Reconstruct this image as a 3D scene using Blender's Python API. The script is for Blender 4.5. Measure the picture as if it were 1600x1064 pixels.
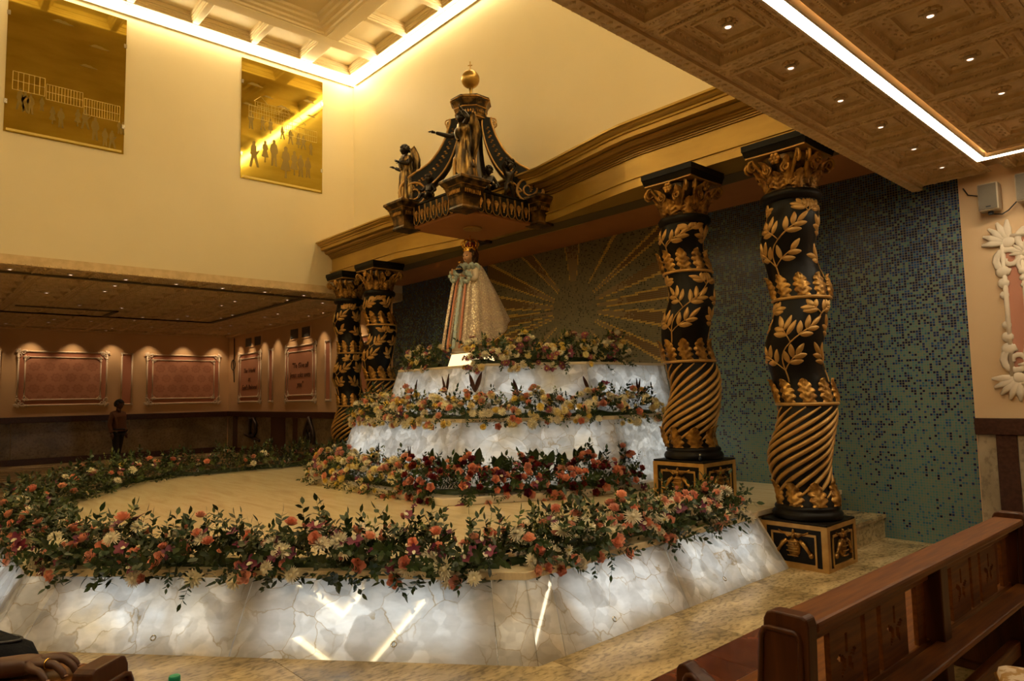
import bpy, math, random
from math import sin, cos, pi, sqrt, atan2
from mathutils import Vector, Matrix

for o in list(bpy.data.objects):
    bpy.data.objects.remove(o, do_unlink=True)
scene = bpy.context.scene
COL = scene.collection
R = random.Random(7)

# ------------------------------------------------------------------ camera
YAW, PITCH, ROLL = math.radians(-47.7934), math.radians(4.6361), math.radians(-1.1520)
_f = Vector((sin(YAW) * cos(PITCH), cos(YAW) * cos(PITCH), sin(PITCH)))
_r = Vector((cos(YAW), -sin(YAW), 0))
_u = _r.cross(_f)
_r2 = cos(ROLL) * _r + sin(ROLL) * _u
_u2 = -sin(ROLL) * _r + cos(ROLL) * _u
cam_d = bpy.data.cameras.new('camera')
cam_d.sensor_width = 36.0
cam_d.lens = 23.955
cam_d.clip_start = 0.05
cam = bpy.data.objects.new('camera', cam_d)
COL.objects.link(cam)
_m = Matrix((( _r2.x, _u2.x, -_f.x, 0), (_r2.y, _u2.y, -_f.y, 0), (_r2.z, _u2.z, -_f.z, 1.6), (0, 0, 0, 1)))
cam.matrix_world = _m
scene.camera = cam

# ------------------------------------------------------------------ world, exposure
w = bpy.data.worlds.new('world')
scene.world = w
w.use_nodes = True
w.node_tree.nodes['Background'].inputs[0].default_value = (0.9, 0.6, 0.3, 1)
w.node_tree.nodes['Background'].inputs[1].default_value = 0.0
scene.view_settings.view_transform = 'Standard'
scene.view_settings.look = 'None'
scene.view_settings.gamma = 1.0
scene.view_settings.use_curve_mapping = False
scene.view_settings.exposure = 0.0

# brightness of the real lamps of the room (all tuned here)
COVE = 32.0          # upper cove light band
STRIP = 34.0         # light band let into the side aisle ceiling
ONYX = 7.2           # watts per panel square metre inside the backlit plinths
TIER = 4.6
SPOT = 34.0          # small ceiling spots washing the walls
WARM = (1.0, 0.82, 0.46)
STRIPCOL = (1.0, 0.84, 0.58)
COOL = (0.88, 0.97, 1.0)

X0 = -7.3            # axis of the sanctuary
YM = 7.97            # back wall of aisles and niche (mosaic)
YU = 6.81            # upper back wall
XL, XR = -12.24, -2.38   # edges of the high ceiling
ZC = 3.68            # aisle ceiling
ZH = 8.13            # high ceiling
XF = -22.4           # far side wall
XN = 7.8             # near side wall
YF = -5.0            # end of high ceiling
YB = -9.0            # rear wall

# ------------------------------------------------------------------ lamps: area lights of the room
def area(name, loc, direction, sx, sy, watts, color, spread=pi):
    l = bpy.data.lights.new(name, 'AREA')
    l.shape = 'RECTANGLE'
    l.size = sx
    l.size_y = sy
    l.energy = watts
    l.color = color
    l.spread = spread
    o = bpy.data.objects.new(name, l)
    COL.objects.link(o)
    o.location = loc
    d = Vector(direction).normalized()
    o.rotation_euler = d.to_track_quat('-Z', 'Z').to_euler()
    return o

def spot(name, loc, target, watts, color, deg, blend=0.6, size=0.02):
    l = bpy.data.lights.new(name, 'SPOT')
    l.energy = watts
    l.color = color
    l.spot_size = math.radians(deg)
    l.spot_blend = blend
    l.shadow_soft_size = size
    o = bpy.data.objects.new(name, l)
    COL.objects.link(o)
    o.location = loc
    d = Vector(target) - Vector(loc)
    o.rotation_euler = d.to_track_quat('-Z', 'Y').to_euler()
    return o

# ------------------------------------------------------------------ object helpers
def tag(o, label=None, cat=None, group=None, kind=None):
    if label: o['label'] = label
    if cat: o['category'] = cat
    if group: o['group'] = group
    if kind: o['kind'] = kind
    return o

def empty(name, loc=(0, 0, 0), rz=0.0, label=None, cat=None, group=None, kind=None):
    o = bpy.data.objects.new(name, None)
    o.empty_display_size = 0.1
    COL.objects.link(o)
    o.location = loc
    o.rotation_euler = (0, 0, rz)
    return tag(o, label, cat, group, kind)

def put(name, me, parent=None, loc=(0, 0, 0), rot=(0, 0, 0), scale=(1, 1, 1), mw=None):
    o = bpy.data.objects.new(name, me)
    COL.objects.link(o)
    if parent is not None:
        o.parent = parent
    if mw is not None:
        o.matrix_basis = mw
    else:
        o.location = loc
        o.rotation_euler = rot
        o.scale = scale
    return o

def copy_tree(o, parent=None):
    c = o.copy()
    COL.objects.link(c)
    if parent is not None:
        c.parent = parent
    for ch in list(o.children):
        copy_tree(ch, c)
    return c

class MB:
    """collects faces of one mesh"""
    def __init__(self):
        self.v = []; self.f = []; self.m = []
        self.cur = 0
    def add(self, vs, fs, mi=None):
        b = len(self.v)
        self.v += [tuple(p) for p in vs]
        for f in fs:
            self.f.append(tuple(i + b for i in f)); self.m.append(self.cur if mi is None else mi)
        return self
    def box(self, c, s, rz=0.0, mi=None):
        hx, hy, hz = s[0] / 2, s[1] / 2, s[2] / 2
        cr, sr = cos(rz), sin(rz)
        vs = []
        for z in (-hz, hz):
            for x, y in ((-hx, -hy), (hx, -hy), (hx, hy), (-hx, hy)):
                vs.append((c[0] + x * cr - y * sr, c[1] + x * sr + y * cr, c[2] + z))
        self.add(vs, [(3, 2, 1, 0), (4, 5, 6, 7), (0, 1, 5, 4), (1, 2, 6, 5), (2, 3, 7, 6), (3, 0, 4, 7)], mi)
        return self
    def b2(self, x0, x1, y0, y1, z0, z1, mi=None):
        return self.box(((x0 + x1) / 2, (y0 + y1) / 2, (z0 + z1) / 2), (abs(x1 - x0), abs(y1 - y0), abs(z1 - z0)), 0, mi)
    def prism(self, poly, z0, z1, mi=None, top=None):
        n = len(poly)
        top = top or poly
        vs = [(p[0], p[1], z0) for p in poly] + [(p[0], p[1], z1) for p in top]
        fs = [tuple(reversed(range(n))), tuple(range(n, 2 * n))]
        fs += [(i, (i + 1) % n, n + (i + 1) % n, n + i) for i in range(n)]
        return self.add(vs, fs, mi)
    def grid(self, pts, nu, nv, closeu=False, closev=False, mi=None):
        fs = []
        for i in range(nu - (0 if closeu else 1)):
            for j in range(nv - (0 if closev else 1)):
                a = i * nv + j; b = i * nv + (j + 1) % nv
                c = ((i + 1) % nu) * nv + (j + 1) % nv; d = ((i + 1) % nu) * nv + j
                fs.append((a, b, c, d))
        return self.add(pts, fs, mi)
    def tube(self, pts, r, n=6, caps=True, closed=False, mi=None, squash=None):
        pts = [Vector(p) for p in pts]
        k = len(pts)
        rr = r if hasattr(r, '__len__') else [r] * k
        prev = None
        ring = []
        for i, p in enumerate(pts):
            if closed:
                t = pts[(i + 1) % k] - pts[i - 1]
            else:
                t = pts[min(i + 1, k - 1)] - pts[max(i - 1, 0)]
            if t.length < 1e-9: t = Vector((0, 0, 1))
            t.normalize()
            if prev is None:
                a = Vector((0, 0, 1)) if abs(t.z) < 0.9 else Vector((1, 0, 0))
                nrm = (a - t * a.dot(t)).normalized()
            else:
                nrm = prev - t * prev.dot(t)
                nrm = nrm.normalized() if nrm.length > 1e-6 else Vector((1, 0, 0))
            prev = nrm
            b = t.cross(nrm)
            for j in range(n):
                a = 2 * pi * j / n
                q = p + nrm * (cos(a) * rr[i]) + b * (sin(a) * rr[i])
                ring.append(tuple(q))
        fs = []
        for i in range(k if closed else k - 1):
            for j in range(n):
                i2 = (i + 1) % k
                fs.append((i * n + j, i * n + (j + 1) % n, i2 * n + (j + 1) % n, i2 * n + j))
        if caps and not closed:
            fs.append(tuple(reversed(range(n))))
            fs.append(tuple(range((k - 1) * n, k * n)))
        return self.add(ring, fs, mi)
    def lathe(self, prof, n=24, c=(0, 0, 0), mi=None, sx=1.0, sy=1.0, a0=0.0, caps=True):
        vs = []
        for r, z in prof:
            for j in range(n):
                a = a0 + 2 * pi * j / n
                vs.append((c[0] + r * cos(a) * sx, c[1] + r * sin(a) * sy, c[2] + z))
        k = len(prof)
        fs = [(i * n + j, i * n + (j + 1) % n, (i + 1) * n + (j + 1) % n, (i + 1) * n + j) for i in range(k - 1) for j in range(n)]
        if caps and prof[0][0] > 1e-4: fs.append(tuple(reversed(range(n))))
        if caps and prof[-1][0] > 1e-4: fs.append(tuple(range((k - 1) * n, k * n)))
        return self.add(vs, fs, mi)
    def ball(self, c, r, n=10, m=6, mi=None):
        r = r if hasattr(r, '__len__') else (r, r, r)
        vs = [(c[0], c[1], c[2] - r[2])]
        for i in range(1, m):
            p = -pi / 2 + pi * i / m
            for j in range(n):
                a = 2 * pi * j / n
                vs.append((c[0] + r[0] * cos(p) * cos(a), c[1] + r[1] * cos(p) * sin(a), c[2] + r[2] * sin(p)))
        vs.append((c[0], c[1], c[2] + r[2]))
        fs = [(0, 1 + (j + 1) % n, 1 + j) for j in range(n)]
        for i in range(m - 2):
            for j in range(n):
                fs.append((1 + i * n + j, 1 + i * n + (j + 1) % n, 1 + (i + 1) * n + (j + 1) % n, 1 + (i + 1) * n + j))
        l = 1 + (m - 2) * n
        fs += [(l + j, l + (j + 1) % n, len(vs) - 1) for j in range(n)]
        return self.add(vs, fs, mi)
    def sweep(self, path, prof, closed=False, mi=None, caps=True):
        """path: xy points; prof: (out, z) outline; 'out' to the right of travel, mitred"""
        n = len(path); k = len(prof)
        vs = []
        for i in range(n):
            p = Vector(path[i]).to_2d() if len(path[i]) > 2 else Vector(path[i])
            a = Vector(path[i - 1]) if (closed or i > 0) else None
            b = Vector(path[(i + 1) % n]) if (closed or i < n - 1) else None
            d1 = (p - a).normalized() if a is not None else (b - p).normalized()
            d2 = (b - p).normalized() if b is not None else d1
            n1 = Vector((d1.y, -d1.x)); n2 = Vector((d2.y, -d2.x))
            mt = (n1 + n2); mt.normalize()
            sc = 1.0 / max(0.3, mt.dot(n1))
            for o, z in prof:
                q = p + mt * (o * sc)
                vs.append((q.x, q.y, z))
        fs = []
        for i in range(n if closed else n - 1):
            for j in range(k):
                i2 = (i + 1) % n
                fs.append((i * k + j, i2 * k + j, i2 * k + (j + 1) % k, i * k + (j + 1) % k))
        if caps and not closed:
            fs.append(tuple(range(k))); fs.append(tuple(reversed(range((n - 1) * k, n * k))))
        return self.add(vs, fs, mi)
    def xf(self, mat, start=0):
        for i in range(start, len(self.v)):
            self.v[i] = tuple(mat @ Vector(self.v[i]))
        return self
    def mesh(self, name, mats, smooth=False, bevel=0):
        me = bpy.data.meshes.new(name)
        me.from_pydata(self.v, [], self.f)
        mats = mats if isinstance(mats, (list, tuple)) else [mats]
        for m in mats: me.materials.append(m)
        if len(mats) > 1:
            me.polygons.foreach_set('material_index', self.m)
        if smooth:
            me.polygons.foreach_set('use_smooth', [True] * len(self.f))
        me.update()
        return me
    def build(self, name, mats, parent=None, smooth=False, loc=(0, 0, 0), rot=(0, 0, 0), bevel=0, subd=0):
        o = put(name, self.mesh(name, mats, smooth), parent, loc, rot)
        if bevel:
            b = o.modifiers.new('bevel', 'BEVEL'); b.width = bevel; b.segments = 2; b.limit_method = 'ANGLE'
        if subd:
            s = o.modifiers.new('sub', 'SUBSURF'); s.levels = subd; s.render_levels = subd
        return o

def skin(name, joints, edges, mat, parent=None, subd=1, loc=(0, 0, 0), root=None):
    """one continuous body grown round a skeleton; joints: {key: (x,y,z,rx[,ry])}"""
    keys = list(joints)
    me = bpy.data.meshes.new(name)
    me.from_pydata([joints[k][:3] for k in keys], [(keys.index(a), keys.index(b)) for a, b in edges], [])
    me.materials.append(mat)
    o = put(name, me, parent, loc)
    md = o.modifiers.new('skin', 'SKIN')
    md.use_smooth_shade = True
    sv = me.skin_vertices[0].data if me.skin_vertices else None
    if sv is None:
        me.attributes
    for i, k in enumerate(keys):
        j = joints[k]
        me.skin_vertices[0].data[i].radius = (j[3], j[4] if len(j) > 4 else j[3])
        me.skin_vertices[0].data[i].use_root = (k == (root or keys[0]))
    s = o.modifiers.new('sub', 'SUBSURF'); s.levels = subd; s.render_levels = subd
    return o

# ------------------------------------------------------------------ materials
def nt(name):
    m = bpy.data.materials.new(name)
    m.use_nodes = True
    t = m.node_tree
    return m, t, t.nodes['Principled BSDF']

def N(t, kind, **kw):
    n = t.nodes.new(kind)
    for k, v in kw.items():
        if k.startswith('i_'):
            key = k[2:]
            key = int(key) if key.isdigit() else key
            n.inputs[key].default_value = v
        else:
            setattr(n, k, v)
    return n

def L(t, a, b): t.links.new(a, b)

def math_(t, op, a, b=None, c=None, clamp=False):
    n = t.nodes.new('ShaderNodeMath'); n.operation = op; n.use_clamp = clamp
    for i, x in enumerate((a, b, c)):
        if x is None: continue
        if isinstance(x, (int, float)): n.inputs[i].default_value = x
        else: L(t, x, n.inputs[i])
    return n.outputs[0]

def mixc(t, fac, a, b, mode='MIX'):
    n = t.nodes.new('ShaderNodeMix'); n.data_type = 'RGBA'; n.blend_type = mode
    for sock, x in ((n.inputs['Factor'], fac), (n.inputs[6], a), (n.inputs[7], b)):
        if isinstance(x, (int, float)): sock.default_value = x
        elif isinstance(x, tuple): sock.default_value = (x[0], x[1], x[2], 1)
        else: L(t, x, sock)
    return n.outputs[2]

def ramp(t, fac, stops, interp='LINEAR'):
    n = t.nodes.new('ShaderNodeValToRGB')
    n.color_ramp.interpolation = interp
    e = n.color_ramp.elements
    while len(e) < len(stops): e.new(0.5)
    for i, (p, c) in enumerate(stops):
        e[i].position = p
        e[i].color = (c[0], c[1], c[2], 1) if isinstance(c, tuple) else (c, c, c, 1)
    L(t, fac, n.inputs[0])
    return n.outputs[0]

def mapped(t, scale=(1, 1, 1), coord='Object'):
    tc = t.nodes.new('ShaderNodeTexCoord')
    mp = t.nodes.new('ShaderNodeMapping')
    mp.inputs['Scale'].default_value = scale
    L(t, tc.outputs[coord], mp.inputs['Vector'])
    return mp.outputs[0]

def mat(name, col, rough=0.5, metal=0.0, col2=None, nscale=6.0, nstretch=(1, 1, 1), bump=0.0, bscale=40.0,
        coat=0.0, rnd=0.0, lo=0.35, hi=0.65, spec=0.5, detail=4.0, sheen=0.0):
    m, t, p = nt(name)
    p.inputs['Roughness'].default_value = rough
    p.inputs['Metallic'].default_value = metal
    p.inputs['Specular IOR Level'].default_value = spec
    if coat:
        p.inputs['Coat Weight'].default_value = coat
        p.inputs['Coat Roughness'].default_value = 0.08
    c = None
    if col2 is not None:
        no = N(t, 'ShaderNodeTexNoise'); no.inputs['Scale'].default_value = nscale; no.inputs['Detail'].default_value = detail
        L(t, mapped(t, nstretch), no.inputs['Vector'])
        c = ramp(t, no.outputs[0], [(lo, col), (hi, col2)])
    if rnd:
        oi = N(t, 'ShaderNodeObjectInfo')
        hs = N(t, 'ShaderNodeHueSaturation')
        if c is not None: L(t, c, hs.inputs['Color'])
        else: hs.inputs['Color'].default_value = (*col, 1)
        v = math_(t, 'MULTIPLY_ADD', oi.outputs['Random'], rnd, 1 - rnd / 2)
        L(t, v, hs.inputs['Value'])
        h = math_(t, 'MULTIPLY_ADD', oi.outputs['Random'], rnd * 0.06, 0.5 - rnd * 0.03)
        L(t, h, hs.inputs['Hue'])
        c = hs.outputs[0]
    if c is not None: L(t, c, p.inputs['Base Color'])
    else: p.inputs['Base Color'].default_value = (*col, 1)
    if bump:
        nb = N(t, 'ShaderNodeTexNoise'); nb.inputs['Scale'].default_value = bscale; nb.inputs['Detail'].default_value = 3
        L(t, mapped(t), nb.inputs['Vector'])
        b = N(t, 'ShaderNodeBump'); b.inputs['Strength'].default_value = bump; b.inputs['Distance'].default_value = 0.01
        L(t, nb.outputs[0], b.inputs['Height']); L(t, b.outputs[0], p.inputs['Normal'])
    return m

def emit(name, col, strength):
    m = bpy.data.materials.new(name); m.use_nodes = True
    t = m.node_tree; t.nodes.clear()
    e = N(t, 'ShaderNodeEmission'); e.inputs[0].default_value = (*col, 1); e.inputs[1].default_value = strength
    o = N(t, 'ShaderNodeOutputMaterial'); L(t, e.outputs[0], o.inputs[0])
    return m
MT = {}
MT['cream'] = mat('cream_wall_paint', (0.80, 0.68, 0.44), 0.55, col2=(0.77, 0.65, 0.41), nscale=0.8, bump=0.05, bscale=25)
MT['aisle'] = mat('peach_wall_paint', (0.72, 0.50, 0.28), 0.6, col2=(0.68, 0.46, 0.25), nscale=1.2, bump=0.03)
MT['coffer'] = mat('cream_ceiling_paint', (0.82, 0.68, 0.44), 0.5)
MT['tile'] = mat('taupe_plaster', (0.74, 0.54, 0.29), 0.6, col2=(0.62, 0.44, 0.22), nscale=9, bump=0.5, bscale=70)
MT['plaster'] = mat('white_plaster', (0.74, 0.62, 0.46), 0.55, bump=0.2, bscale=60)
MT['pinkband'] = mat('dusty_pink_paint', (0.52, 0.22, 0.13), 0.6)
MT['dark'] = mat('dark_red_granite', (0.045, 0.018, 0.012), 0.25, col2=(0.075, 0.028, 0.018), nscale=30)
MT['goldpaint'] = mat('gold_paint', (0.40, 0.235, 0.04), 0.34, metal=0.45, col2=(0.50, 0.31, 0.06), nscale=2.5, nstretch=(0.5, 0.5, 2), bump=0.05, bscale=12)
MT['golddark'] = mat('dark_gold_paint', (0.30, 0.165, 0.028), 0.38, metal=0.45)  # darker gold tone, used on the bed moulding
MT['gilt'] = mat('gilt_relief', (0.56, 0.30, 0.065), 0.36, metal=0.7, col2=(0.16, 0.07, 0.014), nscale=11, bump=0.25, bscale=60)
MT['giltplain'] = mat('gilt_band', (0.54, 0.31, 0.085), 0.42, metal=0.35, col2=(0.42, 0.22, 0.05), nscale=10)
MT['bronze'] = mat('blackened_gilt', (0.030, 0.017, 0.008), 0.32, metal=0.5, col2=(0.30, 0.16, 0.04), nscale=9, lo=0.45, hi=0.72, bump=0.3, bscale=50)
MT['bronzefig'] = mat('bronze_figure', (0.035, 0.02, 0.008), 0.3, metal=0.7, col2=(0.42, 0.25, 0.07), nscale=16, nstretch=(1, 1, 0.3), lo=0.42, hi=0.7)
MT['bronzeskin'] = mat('dark_bronze', (0.022, 0.013, 0.006), 0.3, metal=0.5)
MT['black'] = mat('black_lacquer', (0.007, 0.005, 0.003), 0.45, spec=0.18, bump=0.15, bscale=18)
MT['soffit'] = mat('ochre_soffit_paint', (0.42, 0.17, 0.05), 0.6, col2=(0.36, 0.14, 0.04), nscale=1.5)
MT['underside'] = mat('dark_olive', (0.12, 0.085, 0.03), 0.6)  # even dark tone of the beam underside and far ceiling lines
MT['steel'] = mat('brushed_steel', (0.6, 0.58, 0.52), 0.25, metal=1.0)
MT['wood'] = mat('pew_wood', (0.13, 0.038, 0.005), 0.45, col2=(0.22, 0.075, 0.009), nscale=3.0, nstretch=(18, 1.2, 18), spec=0.3)
MT['woodx'] = mat('pew_end_wood', (0.055, 0.014, 0.002), 0.4, col2=(0.095, 0.028, 0.005), nscale=3.0, nstretch=(8, 18, 1.2), spec=0.3)
MT['greyvent'] = mat('grey_vent_metal', (0.10, 0.10, 0.09), 0.5)
MT['speaker'] = mat('speaker_beige', (0.42, 0.33, 0.22), 0.5)
MT['grille'] = mat('speaker_grille', (0.16, 0.13, 0.09), 0.6, bump=0.6, bscale=260)
MT['cable'] = mat('black_cable', (0.01, 0.01, 0.01), 0.5)
MT['plastic'] = mat('black_plastic', (0.012, 0.012, 0.016), 0.35)
MT['ink'] = mat('brown_lettering', (0.16, 0.065, 0.035), 0.6)
MT['relief'] = mat('dark_metal_relief', (0.035, 0.022, 0.014), 0.4, metal=0.5)
MT['cove'] = emit('cove_light', WARM, COVE)
MT['strip'] = emit('ceiling_light_band', STRIPCOL, STRIP)
MT['lens'] = emit('spot_lens', (1.0, 0.66, 0.46), 2.6)
MT['lamp'] = emit('canopy_lamp', (1.0, 0.70, 0.34), 0.75)
MT['lantern'] = emit('lit_pedestal', (1.0, 0.72, 0.36), 1.9)

def onyx(name, scale, warm):
    m, t, p = nt(name)
    t.nodes.remove(p)
    out = t.nodes['Material Output']
    pos = mapped(t)
    nz = N(t, 'ShaderNodeTexNoise'); nz.inputs['Scale'].default_value = 2.6; nz.inputs['Detail'].default_value = 5
    L(t, pos, nz.inputs['Vector'])
    add = N(t, 'ShaderNodeVectorMath', operation='MULTIPLY_ADD'); add.inputs[1].default_value = (0.32, 0.32, 0.32)
    L(t, nz.outputs['Color'], add.inputs[0]); L(t, pos, add.inputs[2])
    v1 = N(t, 'ShaderNodeTexVoronoi', feature='DISTANCE_TO_EDGE'); v1.inputs['Scale'].default_value = scale
    v2 = N(t, 'ShaderNodeTexVoronoi', feature='SMOOTH_F1'); v2.inputs['Scale'].default_value = scale; v2.inputs['Smoothness'].default_value = 0.22
    v3 = N(t, 'ShaderNodeTexVoronoi', feature='SMOOTH_F1'); v3.inputs['Scale'].default_value = scale * 2.3; v3.inputs['Smoothness'].default_value = 0.3
    for v in (v1, v2, v3): L(t, add.outputs[0], v.inputs['Vector'])
    sep = N(t, 'ShaderNodeSeparateColor'); L(t, v2.outputs['Color'], sep.inputs[0])
    sep3 = N(t, 'ShaderNodeSeparateColor'); L(t, v3.outputs['Color'], sep3.inputs[0])
    cell = math_(t, 'MULTIPLY_ADD', sep.outputs[0], 0.50, 0.50)
    cell3 = math_(t, 'MULTIPLY_ADD', sep3.outputs[0], 0.34, 0.66)
    # streaks inside each crystal
    nf = N(t, 'ShaderNodeTexNoise'); nf.inputs['Scale'].default_value = 7; nf.inputs['Detail'].default_value = 8
    mp = mapped(t, (1.0, 1.0, 2.6)); L(t, mp, nf.inputs['Vector'])
    streak = ramp(t, nf.outputs[0], [(0.3, 0.78), (0.65, 1.0)])
    vein = ramp(t, v1.outputs['Distance'], [(0.0, 0.0), (0.022, 1.0)])
    nv_ = N(t, 'ShaderNodeTexNoise'); nv_.inputs['Scale'].default_value = 3.1; L(t, pos, nv_.inputs['Vector'])
    vein = math_(t, 'MAXIMUM', vein, ramp(t, nv_.outputs[0], [(0.42, 0.15), (0.62, 1.0)]))
    nb = N(t, 'ShaderNodeTexNoise'); nb.inputs['Scale'].default_value = 1.3; nb.inputs['Detail'].default_value = 3
    L(t, pos, nb.inputs['Vector'])
    tanf = ramp(t, nb.outputs[0], [(0.48, 0.0), (0.68, warm)])
    base = mixc(t, tanf, (0.90, 0.90, 0.88), (0.78, 0.55, 0.26))
    base = mixc(t, vein, (0.50, 0.36, 0.19), base)
    k = math_(t, 'MULTIPLY', math_(t, 'MULTIPLY', cell, cell3), streak)
    base = mixc(t, 1.0, base, k, 'MULTIPLY')
    # cell factor as colour
    tr = N(t, 'ShaderNodeBsdfTranslucent'); L(t, base, tr.inputs[0])
    df = N(t, 'ShaderNodeBsdfDiffuse'); L(t, mixc(t, 0.5, base, (0.80, 0.68, 0.50)), df.inputs[0])
    mx = N(t, 'ShaderNodeMixShader'); mx.inputs[0].default_value = 0.48
    L(t, tr.outputs[0], mx.inputs[1]); L(t, df.outputs[0], mx.inputs[2])
    gl = N(t, 'ShaderNodeBsdfGlossy'); gl.inputs['Roughness'].default_value = 0.03
    fr = N(t, 'ShaderNodeFresnel'); fr.inputs[0].default_value = 1.5
    m2 = N(t, 'ShaderNodeMixShader'); L(t, fr.outputs[0], m2.inputs[0])
    L(t, mx.outputs[0], m2.inputs[1]); L(t, gl.outputs[0], m2.inputs[2])
    L(t, m2.outputs[0], out.inputs[0])
    return m
MT['onyx'] = onyx('backlit_onyx', 5.0, 0.9)
MT['onyxf'] = onyx('backlit_onyx_fine', 6.5, 0.6)
MT['onyxs'] = onyx('backlit_onyx_shell', 9.0, 0.25)

def stone(name, c1, c2, c3, scale, stretch, rough, vein=0.5, joint=None):
    m, t, p = nt(name)
    pos = mapped(t, stretch)
    n1 = N(t, 'ShaderNodeTexNoise'); n1.inputs['Scale'].default_value = scale; n1.inputs['Detail'].default_value = 9
    n1.inputs['Roughness'].default_value = 0.65; n1.inputs['Distortion'].default_value = 0.6
    L(t, pos, n1.inputs['Vector'])
    c = ramp(t, n1.outputs[0], [(0.3, c1), (0.52, c2), (0.72, c3)])
    n2 = N(t, 'ShaderNodeTexNoise'); n2.inputs['Scale'].default_value = scale * 14; n2.inputs['Detail'].default_value = 4
    L(t, pos, n2.inputs['Vector'])
    sp = ramp(t, n2.outputs[0], [(0.36, 1.0 - vein), (0.5, 1.0)])
    c = mixc(t, 1.0, c, sp, 'MULTIPLY')
    L(t, c, p.inputs['Base Color'])
    p.inputs['Roughness'].default_value = rough
    return m
MT['granite'] = stone('beige_granite', (0.16, 0.11, 0.045), (0.50, 0.37, 0.18), (0.74, 0.57, 0.31), 2.4, (1.3, 0.55, 1), 0.2, 0.42)
MT['dadostone'] = stone('brown_dado_stone', (0.10, 0.075, 0.035), (0.22, 0.165, 0.085), (0.30, 0.23, 0.13), 1.2, (1, 1, 1), 0.16, 0.3)
MT['dadopale'] = stone('pale_dado_stone', (0.30, 0.24, 0.15), (0.44, 0.36, 0.24), (0.52, 0.43, 0.30), 2.0, (1, 1, 0.7), 0.3, 0.3)
MT['redmarble'] = stone('red_brown_marble', (0.05, 0.014, 0.008), (0.13, 0.035, 0.016), (0.20, 0.07, 0.035), 2.2, (1, 1, 1), 0.15, 0.35)
MT['marble'] = stone('cream_marble', (0.76, 0.60, 0.35), (0.90, 0.75, 0.47), (0.95, 0.82, 0.55), 2.0, (0.7, 4.2, 1), 0.12, 0.06)
MT['marbleedge'] = mat('cream_marble_edge', (0.76, 0.66, 0.50), 0.25, col2=(0.70, 0.60, 0.44), nscale=3)

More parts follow.
